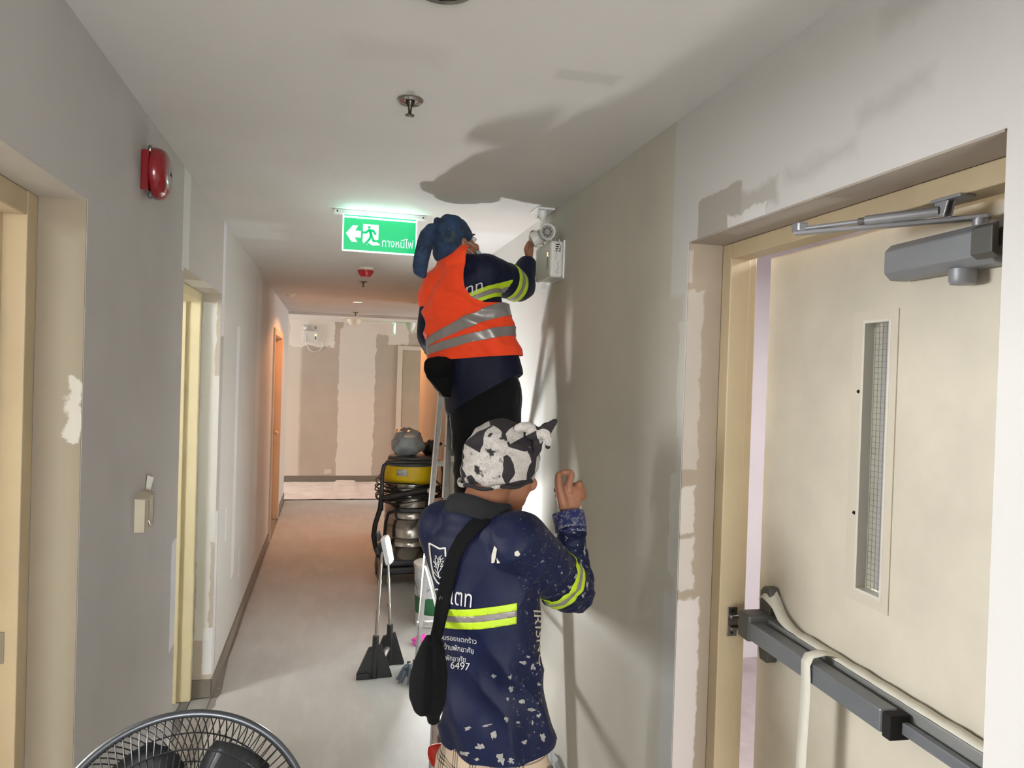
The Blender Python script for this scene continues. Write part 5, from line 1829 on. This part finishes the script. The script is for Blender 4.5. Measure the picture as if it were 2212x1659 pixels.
sh_path = [(402, 330), (398, 240), (335, 245), (270, 205), (215, 172), (228, 300), (245, 430), (270, 560), (310, 625), (360, 660)]
V, F = strokes([[pxl(q) for q in sh_path]], 1.9)
V2, F2 = strokes([[pxl(q) for q in p] for p in ([(335, 575), (322, 520), (312, 470), (290, 420), (272, 380)], [(315, 480), (325, 430), (345, 390)], [(322, 520), (350, 470), (375, 430)], [(335, 575), (300, 545), (262, 490)], [(335, 575), (310, 520), (285, 480)], [(335, 580), (370, 545), (385, 500)], [(300, 440), (285, 360)], [(322, 440), (318, 350)], [(345, 400), (345, 345)])], 0.8)
o = len(V)
V += V2
F += [tuple(i + o for i in q) for q in F2]
rn = random.Random(2)
for i in range(34):
    cx_, cy_ = rn.uniform(258, 385), rn.uniform(320, 455)
    if (cx_ - 320) ** 2 / 66 ** 2 + (cy_ - 385) ** 2 / 70 ** 2 > 1:
        continue
    o = len(V)
    a0 = rn.uniform(0, PI)
    for t in range(8):
        a = 2 * PI * t / 8
        ex_, ey_ = 10 * math.cos(a), 5.5 * math.sin(a)
        V.append(Vector(pxl((cx_ + ex_ * math.cos(a0) - ey_ * math.sin(a0), cy_ + ex_ * math.sin(a0) + ey_ * math.cos(a0)))))
    F.append(tuple(range(o, o + 8)))
decal('print_emblem', [Vector((v.x, v.y, 0)) for v in V], F, pix_frame(880, 1130, 1.62), m_print, shirt2, (bv2, (at(950, 1230, 1.7) - EYE).normalized(), 0.0022), cell=7.0)
# dried paint smears on the shoulder
for nm, poly in (('smear', [(1068, 1178), (1074, 1185), (1071, 1205), (1068, 1216), (1061, 1217), (1062, 1198)]), ('smear', [(1073, 1205), (1081, 1216), (1074, 1217)]), ('smear', [(1112, 1192), (1119, 1189), (1124, 1197), (1119, 1202), (1112, 1200)])):
    V, F = fill_polys([[Vector((q[0] - 1060, -(q[1] - 1180))) for q in poly]])
    decal('paint_smear', V, F, pix_frame(1060, 1180, 1.6), mat('dried_paint', '#c9c3b6', 0.7), shirt2, (bv2, (at(1090, 1200, 1.6) - EYE).normalized(), 0.0018), cell=7.0)

rn = random.Random(21)
for (bx_, by_, bw_, bh_) in [(1005, 1628, 13, 7), (1083, 1640, 14, 12), (1103, 1642, 8, 8), (1037, 1612, 10, 9), (1133, 1603, 9, 5), (1172, 1590, 6, 11), (1010, 1573, 9, 5), (1095, 1553, 5, 7), (1066, 1588, 7, 11),
                             (1130, 1432, 8, 7), (1150, 1440, 7, 9), (1163, 1478, 5, 6), (1104, 1488, 5, 9), (1102, 1462, 4, 7), (1148, 1532, 9, 6), (1128, 1515, 8, 5), (1162, 1545, 6, 5), (1067, 1460, 6, 6), (1096, 1510, 4, 5), (1140, 1418, 6, 4),
                             (1052, 1566, 12, 3), (1118, 1560, 4, 4), (1150, 1560, 4, 6), (1030, 1640, 7, 4), (1254, 1105, 6, 12), (1262, 1190, 3, 14), (1255, 1225, 3, 16), (1243, 1245, 5, 6), (1268, 1262, 4, 9), (1230, 1268, 6, 5)]:
    poly = []
    for t in range(14):
        a = 2 * PI * t / 14
        q = rn.uniform(0.35, 1.15)
        poly.append(Vector((bw_ * q * math.cos(a), bh_ * q * math.sin(a))))
    V, F = fill_polys([poly])
    decal('paint_smear', V, F, pix_frame(bx_, by_, 1.7, rn.uniform(-0.2, 0.2)), mat('dried_paint_thin', '#8f8c88', 0.8, var=0.25, vscale=60), shirt2, (bv2, (at(bx_, by_, 1.7) - EYE).normalized(), 0.0016), cell=5.0)

# headwrap
H = MB()
rot = Matrix((r_, f_, u_)).transposed()
H.ball(hd2 + u_ * 0.026 - f_ * 0.008, 0.092, 0.106, 0.098, rot, n=40)
H.ball(hd2 - u_ * 0.010 - f_ * 0.018, 0.089, 0.096, 0.070, rot, n=40)


def dispw(c):
    q = c - hd2
    return 0.0035 * mnoise.noise(c * 26) + 0.0045 * (1 - abs(mnoise.noise(Vector((c.x * 14, c.y * 14, c.z * 34)))) * 2.5)


vox('headwrap', H, 0.0045, m_wrap2, W2, smooth=5, disp=dispw, cuts=[(hd2 - u_ * 0.046 - f_ * 0.05, (-u_ + f_ * 0.26).normalized())])
wrap2 = W2.children[-1]
K = MB()
rim = []
for i in range(48):
    a = 2 * PI * i / 48
    p = hd2 - u_ * 0.043 + r_ * (0.090 * math.cos(a)) + f_ * (-0.016 + 0.096 * math.sin(a))
    p = p + u_ * (0.26 * ((p - hd2).dot(f_) + 0.05))
    rim.append(p + u_ * 0.003 * math.sin(7 * a))
K.tube(rim, 0.0052, 8, closed=True)
K.build('wrap_hem', m_wrap2, wrap2, smooth=True)
kc = at(1150, 955, 1.80)
K = MB()
K.limb([at(1118, 925, 1.80), at(1140, 922, 1.79), at(1158, 938, 1.80), at(1160, 965, 1.81), at(1150, 982, 1.82)], [0.010, 0.014, 0.015, 0.014, 0.012])
K.limb([at(1146, 940, 1.80), at(1166, 936, 1.79), at(1180, 928, 1.78), at(1194, 914, 1.78), at(1201, 908, 1.78)], [0.013, 0.016, 0.017, 0.009, 0.004])
K.limb([at(1176, 935, 1.78), at(1184, 950, 1.78), at(1183, 966, 1.78)], [0.013, 0.011, 0.006])
vox('wrap_knot', K, 0.003, m_wrap2, wrap2, smooth=3, disp=lambda c: 0.003 * mnoise.noise(c * 60))
# hair at the nape under the wrap
MB().loft([(hd2 - u_ * 0.035 - f_ * 0.070, r_ * 0.055, f_ * 0.018), (hd2 - u_ * 0.065 - f_ * 0.062, r_ * 0.045, f_ * 0.012)], 20).build('nape_hair', m_hair, body2, smooth=True)

# plaid trousers
Tm = MB()
Tm.loft([sec(1070, 1560, D2, 0.130, 0.098, r2v, f2v), sec(1070, 1640, D2, 0.140, 0.106, r2v, f2v), sec(1070, 1720, D2, 0.142, 0.108, r2v, f2v)], n=36)
for s in (-1, 1):
    h0 = hip2 + r2v * (s * 0.075)
    Tm.limb([h0, Vector((h0.x, h0.y, 0.42)) + f2v * 0.02, Vector((h0.x, h0.y, 0.12)) - f2v * 0.005], [0.094, 0.074, 0.066])
vox('trousers', Tm, 0.007, m_plaid, W2, smooth=5, disp=folds(12, 0.005, (1, 1, 0.5), 8))

# shoulder bag with strap, hanging at the back
bagc = at(922, 1470, 1.66)
sb = empty('shoulder_bag', bagc, 'black soft shoulder bag hanging at the front worker\'s hip', 'bag')
Bg = MB()
secs = []
for px_c, py_c, w_, d_ in ((931, 1378, 12, 0.014), (928, 1400, 22, 0.026), (925, 1430, 31, 0.040), (923, 1465, 37, 0.050), (922, 1500, 37, 0.052), (926, 1530, 30, 0.044), (932, 1546, 18, 0.026)):
    c = at(px_c, py_c, 1.63)
    secs.append((c, Vector((w_ / 930.0, 0, 0)), Vector((0, d_ * 0.9, 0))))
Bg.loft(secs, 30)


def dispbag(c):
    q = c - bagc
    return -0.008 * math.exp(-((q.x + 0.004 - q.z * 0.05) / 0.007) ** 2) + 0.004 * mnoise.noise(Vector((c.x * 30, c.y * 30, c.z * 9)))


vox('bag_body', Bg, 0.0035, m_bagc, sb, smooth=3, disp=dispbag)
Bf = MB()
Bf.loft([(at(946, 1395, 1.66), Vector((0.014, 0, 0)), Vector((0, 0.03, 0))), (at(948, 1450, 1.66), Vector((0.020, 0, 0)), Vector((0, 0.045, 0))), (at(946, 1510, 1.66), Vector((0.017, 0, 0)), Vector((0, 0.042, 0)))], 24)
vox('bag_gusset', Bf, 0.004, m_bagc, sb, smooth=3)
strap_px = [(1060, 1098), (1045, 1118), (1022, 1140), (1000, 1165), (984, 1195), (973, 1230), (963, 1270), (955, 1310), (948, 1350), (941, 1380), (936, 1396)]
rows = []
prevY = 1.68
for i, (px_c, py_c) in enumerate(strap_px):
    a = strap_px[max(i - 1, 0)]
    b2 = strap_px[min(i + 1, len(strap_px) - 1)]
    dx, dy = b2[0] - a[0], b2[1] - a[1]
    ll = math.hypot(dx, dy)
    nx_, ny_ = -dy / ll, dx / ll
    row = []
    hw = 15.0 if py_c < 1330 else 13.0
    for q in (-1, -0.5, 0, 0.5, 1):
        ppx, ppy = px_c + nx_ * hw * q, py_c + ny_ * hw * q
        d = (at(ppx, ppy, 1.0) - EYE).normalized()
        hit = bv2.ray_cast(EYE, d)
        if hit[0] is not None and hit[0].y < 1.95:
            prevY = hit[0].y
            p = hit[0] - d * 0.006
        else:
            p = at(ppx, ppy, prevY - 0.004)
        if py_c > 1330:
            tt = min(1.0, (py_c - 1330) / 55.0)
            p = p.lerp(at(ppx, ppy, 1.615), tt)
        row.append(p)
    rows.append(row)
ribbon('strap', rows, m_bagc, 0.003, sb)

# ------------------------------------------------------------------ the worker on the ladder
T1 = 26.0
f1v = vec_h(T1)
r1v = Vector((f1v.y, -f1v.x, 0))
D1 = 3.16
W1 = empty('person', (0.66, 3.07, 0.822), 'person in an orange vest on the stepladder reaching to the emergency light', 'person', 'workers')


def sec1(px, py, a, b, tilt=0.0, Y=D1):
    u = (r1v + UP * tilt).normalized()
    return (at(px, py, Y), u * a, f1v * b)


hd1 = at(982, 530, 3.20)
fh1 = Vector((0.80, 0.42, 0.22))
uh1 = Vector((-0.48, -0.08, 0.86))
RS1 = at(1046, 592, 3.12)
LS1 = at(944, 640, 3.24)
EL1 = at(1122, 620, 3.25)
WR1 = at(1141, 566, 3.33)
LEL1 = at(929, 718, 3.27)
LWR1 = at(955, 795, 3.42)
B = MB()
r1_, f1_, u1_ = head_volumes(B, hd1, fh1, uh1)
mid1 = at(1000, 610, D1)
B.limb([mid1 + UP * 0.0, at(978, 580, 3.17), hd1 - u1_ * 0.05 - f1_ * 0.03], [0.075, 0.060, 0.055])
B.loft([sec1(1000, 610, 0.12, 0.07, 0.3), sec1(1006, 660, 0.13, 0.08, 0.25), sec1(1020, 740, 0.12, 0.08, 0.1, D1 + 0.02), sec1(1038, 800, 0.11, 0.075, 0, D1 + 0.03), sec1(1048, 850, 0.11, 0.07, 0, D1 + 0.03)])
B.limb([LS1, RS1], [0.055, 0.055])
B.limb([RS1, EL1, WR1], [0.050, 0.040, 0.028])
B.limb([LS1, LEL1, LWR1], [0.050, 0.040, 0.028])
# right hand steadying the far side of the unit
hc1 = at(1144, 542, 3.36)
B.loft([(WR1, Vector((0.02, 0, 0)), Vector((0, 0.026, 0))), (hc1, Vector((0.016, 0, 0)), Vector((0, 0.038, 0))), (at(1146, 524, 3.36), Vector((0.014, 0, 0)), Vector((0, 0.036, 0)))])
for i in range(4):
    yy = 3.325 + i * 0.022
    B.limb([at(1147, 527, yy), at(1147, 510 - 3 * (i % 2), yy), at(1151, 501, yy - 0.01), at(1157, 503, yy - 0.02)], [0.0105, 0.010, 0.009, 0.008])
B.limb([at(1141, 552, 3.32), at(1137, 538, 3.29), at(1142, 524, 3.275)], [0.014, 0.012, 0.009])
# left hand
B.ball(LWR1 + Vector((0.0, 0.02, -0.045)), 0.026, 0.038, 0.045)
for i in range(4):
    q = LWR1 + Vector((0.0, -0.008 + 0.019 * i, -0.075))
    B.limb([q, q + Vector((0.005, 0, -0.035)), q + Vector((0.025, 0.004, -0.055))], [0.010, 0.0095, 0.008])
B.limb([LWR1 + Vector((0.01, -0.01, -0.03)), LWR1 + Vector((0.035, -0.02, -0.06)), LWR1 + Vector((0.045, -0.015, -0.085))], [0.012, 0.011, 0.009])
HL = at(1018, 840, 3.17)
HR = at(1080, 840, 3.14)
KL = at(1016, 965, 3.16)
KR = at(1084, 965, 3.13)
AL = Vector((0.600, 3.005, 0.900))
AR = Vector((0.735, 3.005, 0.900))
for h0, kn, an in ((HL, KL, AL), (HR, KR, AR)):
    B.limb([h0, kn, an], [0.070, 0.052, 0.040])
    B.limb([an - UP * 0.035 - f1v * 0.04, an - UP * 0.040 + f1v * 0.05, an - UP * 0.050 + f1v * 0.12], [0.040, 0.038, 0.026])
body1 = vox('body', B, 0.0045, m_skin, W1, smooth=4)
face_parts(body1, hd1, r1_, f1_, u1_)
for an in (AL, AR):
    Sh = MB()
    Sh.limb([an - UP * 0.030 - f1v * 0.04, an - UP * 0.036 + f1v * 0.05, an - UP * 0.046 + f1v * 0.13], [0.046, 0.042, 0.031])
    Sh.box(an.x - 0.04, an.x + 0.05, an.y - 0.06, an.y + 0.13, 0.824, 0.836)
    vox('shoe', Sh, 0.005, m_blackr, W1, smooth=3)

S = MB()
S.loft([sec1(996, 585, 0.075, 0.06, 0.45), sec1(1000, 612, 0.135, 0.095, 0.42), sec1(1003, 650, 0.165, 0.115, 0.30), sec1(1010, 700, 0.172, 0.122, 0.2), sec1(1022, 750, 0.182, 0.128, 0.1),
        sec1(1034, 800, 0.190, 0.142, 0.05), sec1(1046, 850, 0.176, 0.150, 0.0), sec1(1050, 900, 0.168, 0.150, 0.0)], n=40)
S.limb([LS1, at(996, 585, 3.17), RS1], [0.070, 0.066, 0.078])
S.limb([RS1, RS1.lerp(EL1, 0.5) + UP * 0.008, EL1, EL1.lerp(WR1, 0.4), EL1.lerp(WR1, 0.85)], [0.085, 0.078, 0.064, 0.054, 0.044])
S.limb([LS1, LEL1, LEL1.lerp(LWR1, 0.5), LWR1 + UP * 0.02], [0.072, 0.058, 0.050, 0.042])
fa1 = folds(7.0, 0.008, (1, 1, 0.6), 3.1)
ln1 = (at(1142, 797, D1) - at(972, 888, D1))
hem1 = ln1.cross(f1v).normalized()
if hem1.z > 0:
    hem1 = -hem1
shirt1 = vox('shirt', S, 0.0065, m_navy1, W1, smooth=7, disp=fa1, cuts=[(at(1060, 842, D1 - 0.1), hem1)])
bv1 = bvh_of(shirt1)
a1d = (EL1 - RS1).normalized()


def near_arm1(c):
    t = (c - RS1).dot(a1d) / (EL1 - RS1).length
    q = RS1 + (EL1 - RS1) * max(0, min(1.2, t))
    return t > 0.4 and (c - q).length < 0.13 and (c - mid1).dot(r1v) > 0.17


tapes(shirt1, RS1.lerp(EL1, 0.60), a1d, (0.022, 0.022, 0.024), (m_lime, m_reflect, m_lime), shirt1, near_arm1)
tp = (at(1085, 628, D1) - at(1030, 650, D1)).normalized()
tn = tp.cross(f1v).normalized()
if tn.z < 0:
    tn = -tn
tapes(shirt1, at(1060, 642, D1 - 0.1) - tn * 0.008, tn, (0.016, 0.018, 0.018), (m_lime, m_reflect, m_lime), shirt1, lambda c: (c - mid1).dot(r1v) > 0.03 and not near_arm1(c) and (c - mid1).dot(f1v) < 0.05 and (c - mid1).length < 0.24)
l1d = (LWR1 - LEL1).normalized()
tapes(shirt1, LEL1.lerp(LWR1, 0.42), l1d, (0.014, 0.016, 0.014), (m_lime, m_reflect, m_lime), shirt1, lambda c: (c - LEL1.lerp(LWR1, 0.5)).length < 0.075 and (c - mid1).dot(r1v) < -0.10, name='cuff_tape')
V, F = fill_polys(text_polys('ทท', 1.0, 0, 0.04))
V = [Vector((v.x * 34, v.y * 34, 0)) for v in V]
decal('print_heading', V, F, pix_frame(1004, 640, 2.95, -0.32), m_print, shirt1, (bv1, (at(1020, 628, 3) - EYE).normalized(), 0.003), cell=9.0)

# trousers
Tm = MB()
Tm.loft([sec1(1040, 790, 0.140, 0.095, 0, D1 + 0.02), sec1(1048, 840, 0.142, 0.10, 0, D1 + 0.02), sec1(1050, 880, 0.136, 0.10, 0, D1 + 0.01)], n=32)
for h0, kn, an, s in ((HL, KL, AL, 0), (HR, KR, AR, 1)):
    Tm.limb([h0, h0.lerp(kn, 0.5), kn, kn.lerp(an, 0.5) - f1v * 0.012, an + UP * 0.02], [0.092, 0.088, 0.074, 0.068, 0.062])
vox('trousers', Tm, 0.007, m_blacktr, W1, smooth=5, disp=folds(10, 0.007, (1, 1, 0.8), 6))

# vest
Vt = MB()
Vt.loft([sec1(990, 566, 0.070, 0.055, 0.5), sec1(996, 590, 0.115, 0.090, 0.48), sec1(1000, 618, 0.158, 0.112, 0.42), sec1(1003, 650, 0.182, 0.130, 0.30), sec1(1010, 700, 0.188, 0.138, 0.2), sec1(1020, 745, 0.196, 0.144, 0.1), sec1(1029, 785, 0.206, 0.150, 0.06), sec1(1030, 820, 0.208, 0.150, 0.06)], n=44)
Vt.limb([LS1 - r1v * 0.004, at(990, 578, 3.17), at(1005, 572, 3.15)], [0.082, 0.078, 0.075])
fv = folds(8.0, 0.0085, (1, 1, 0.7), 9.0)


def dispv(c):
    q = c - at(1020, 720, D1)
    w_ = q.x * 0.5 + q.z * 0.9
    return fv(c) + 0.009 * (1 - 2 * abs(math.sin(w_ * 30 + 2.4 * mnoise.noise(c * 6)))) * (0.4 + 0.8 * abs(mnoise.noise(c * 4)))


lv = at(1130, 766, D1) - at(925, 778, D1)
hv = lv.cross(f1v).normalized()
if hv.z > 0:
    hv = -hv
vest0 = vox('vest', Vt, 0.006, m_orange, W1, smooth=6, disp=dispv, cuts=[(at(1020, 773, D1 - 0.12), hv)])
bm = bmesh.new()
bm.from_mesh(vest0.data)
edge_px = [(1003, 552), (1002, 590), (1008, 622), (1024, 645), (1052, 655), (1100, 655)]
walls_ = []
for q0, q1 in zip(edge_px[:-1], edge_px[1:]):
    p0, p1 = at(*q0, D1 - 0.1), at(*q1, D1 - 0.1)
    n_ = (p1 - p0).cross(f1v).normalized()
    if n_.dot(r1v + UP) < 0:
        n_ = -n_
    walls_.append((p0, n_))
    bmesh.ops.bisect_plane(bm, geom=bm.verts[:] + bm.edges[:] + bm.faces[:], plane_co=p0, plane_no=n_)
dead = [f for f in bm.faces if all((f.calc_center_median() - p_).dot(n_) > 1e-6 for p_, n_ in walls_)]
bmesh.ops.delete(bm, geom=dead, context='FACES')
bm.to_mesh(vest0.data)
bm.free()
sl = vest0.modifiers.new('solid', 'SOLIDIFY')
sl.thickness = 0.003
sl.offset = 1
for l0, l1, l2, l3 in (((938, 714), (1092, 652), (934, 736), (1100, 682)), ((930, 741), (1110, 703), (930, 759), (1116, 724))):
    A0, A1, B0, B1 = at(*l0, D1 - 0.1), at(*l1, D1 - 0.1), at(*l2, D1 - 0.1), at(*l3, D1 - 0.1)
    n_top = (A1 - A0).cross(f1v).normalized()
    n_bot = (B1 - B0).cross(f1v).normalized()
    if n_top.z < 0:
        n_top = -n_top
    if n_bot.z > 0:
        n_bot = -n_bot
    band('reflective_tape', vest0, [(A0, n_top), (B0, n_bot)], m_reflect, vest0, lift=0.006, thick=0.0015)

# headwrap with a hanging tail
H = MB()
rot1 = Matrix((r1_, f1_, u1_)).transposed()
H.ball(hd1 + u1_ * 0.030 - f1_ * 0.008, 0.084, 0.103, 0.098, rot1, n=36)
H.ball(hd1 - u1_ * 0.020 - f1_ * 0.035, 0.078, 0.072, 0.060, rot1, n=30)
H.limb([at(975, 492, 3.17), at(950, 484, 3.16), at(945, 478, 3.16)], [0.06, 0.045, 0.02])
wrap1 = vox('headwrap', H, 0.005, m_wrap1, W1, smooth=4, disp=lambda c: 0.004 * mnoise.noise(c * 24), cuts=[(hd1 - u1_ * 0.020, (-u1_ + f1_ * 0.55).normalized())])
Tl = MB()
secs = []
for (px_c, py_c, w_, d_) in ((952, 480, 0.030, 0.018), (938, 484, 0.036, 0.020), (927, 500, 0.036, 0.022), (918, 525, 0.036, 0.022), (912, 550, 0.037, 0.022), (908, 573, 0.036, 0.022), (908, 588, 0.030, 0.018), (914, 597, 0.016, 0.010)):
    secs.append((at(px_c, py_c, 3.14), Vector((w_, 0.0, 0.006)), Vector((0, d_, 0))))
Tl.loft(secs, 26)
vox('wrap_tail', Tl, 0.004, m_wrap1, wrap1, smooth=3, disp=lambda c: 0.0055 * mnoise.noise(Vector((c.x * 42, c.y * 42, c.z * 9))))
# face mask
Mk = MB()
Mk.ball(hd1 + f1_ * 0.052 - u1_ * 0.062, 0.060, 0.068, 0.052, rot1, n=28)
mask = vox('face_mask', Mk, 0.004, mat('pale_blue_mask', '#a9bcc9', 0.7, var=0.04, bump=0.3, bscale=60), W1, smooth=3, cuts=[(hd1 + f1_ * 0.062, -f1_), (hd1 + f1_ * 0.05 - u1_ * 0.020, u1_)])
for s in (-1, 1):
    a = hd1 + r1_ * (s * 0.055) + f1_ * 0.064 - u1_ * 0.030
    c0 = hd1 + r1_ * (s * 0.082) - f1_ * 0.006 - u1_ * 0.002
    MB().tube([a, a.lerp(c0, 0.5) + r1_ * (s * 0.008), c0], 0.0014, 6).build('ear_loop', m_white, mask, smooth=True)
    a = hd1 + r1_ * (s * 0.048) + f1_ * 0.064 - u1_ * 0.085
    c0 = hd1 + r1_ * (s * 0.082) - f1_ * 0.010 - u1_ * 0.030
    MB().tube([a, a.lerp(c0, 0.5) + r1_ * (s * 0.010), c0], 0.0014, 6).build('ear_loop', m_white, mask, smooth=True)

# waist pouch
pc_ = at(950, 812, 3.1)
wp_ = empty('waist_pouch', pc_, 'black waist pouch on the hip of the worker on the ladder', 'bag')
Pm = MB()
secs = []
for (px_c, py_c, w_, d_) in ((950, 784, 0.062, 0.035), (949, 800, 0.062, 0.045), (951, 818, 0.055, 0.048), (957, 836, 0.040, 0.042), (963, 850, 0.022, 0.030)):
    secs.append((at(px_c, py_c, 3.065), Vector((w_ * 1.03, 0, 0)), Vector((0, d_ * 0.8, 0))))
Pm.loft(secs, 26)
vox('pouch_body', Pm, 0.004, m_bagc, wp_, smooth=3, disp=lambda c: 0.004 * mnoise.noise(Vector((c.x * 40, c.y * 20, c.z * 14))))
ribbon('pouch_flap', [[at(921, 781, 3.050), at(950, 779, 3.035), at(976, 782, 3.050)], [at(921, 795, 3.033), at(950, 795, 3.020), at(976, 796, 3.033)], [at(926, 812, 3.031), at(950, 815, 3.019), at(973, 813, 3.033)]], m_bagc, 0.004, wp_)
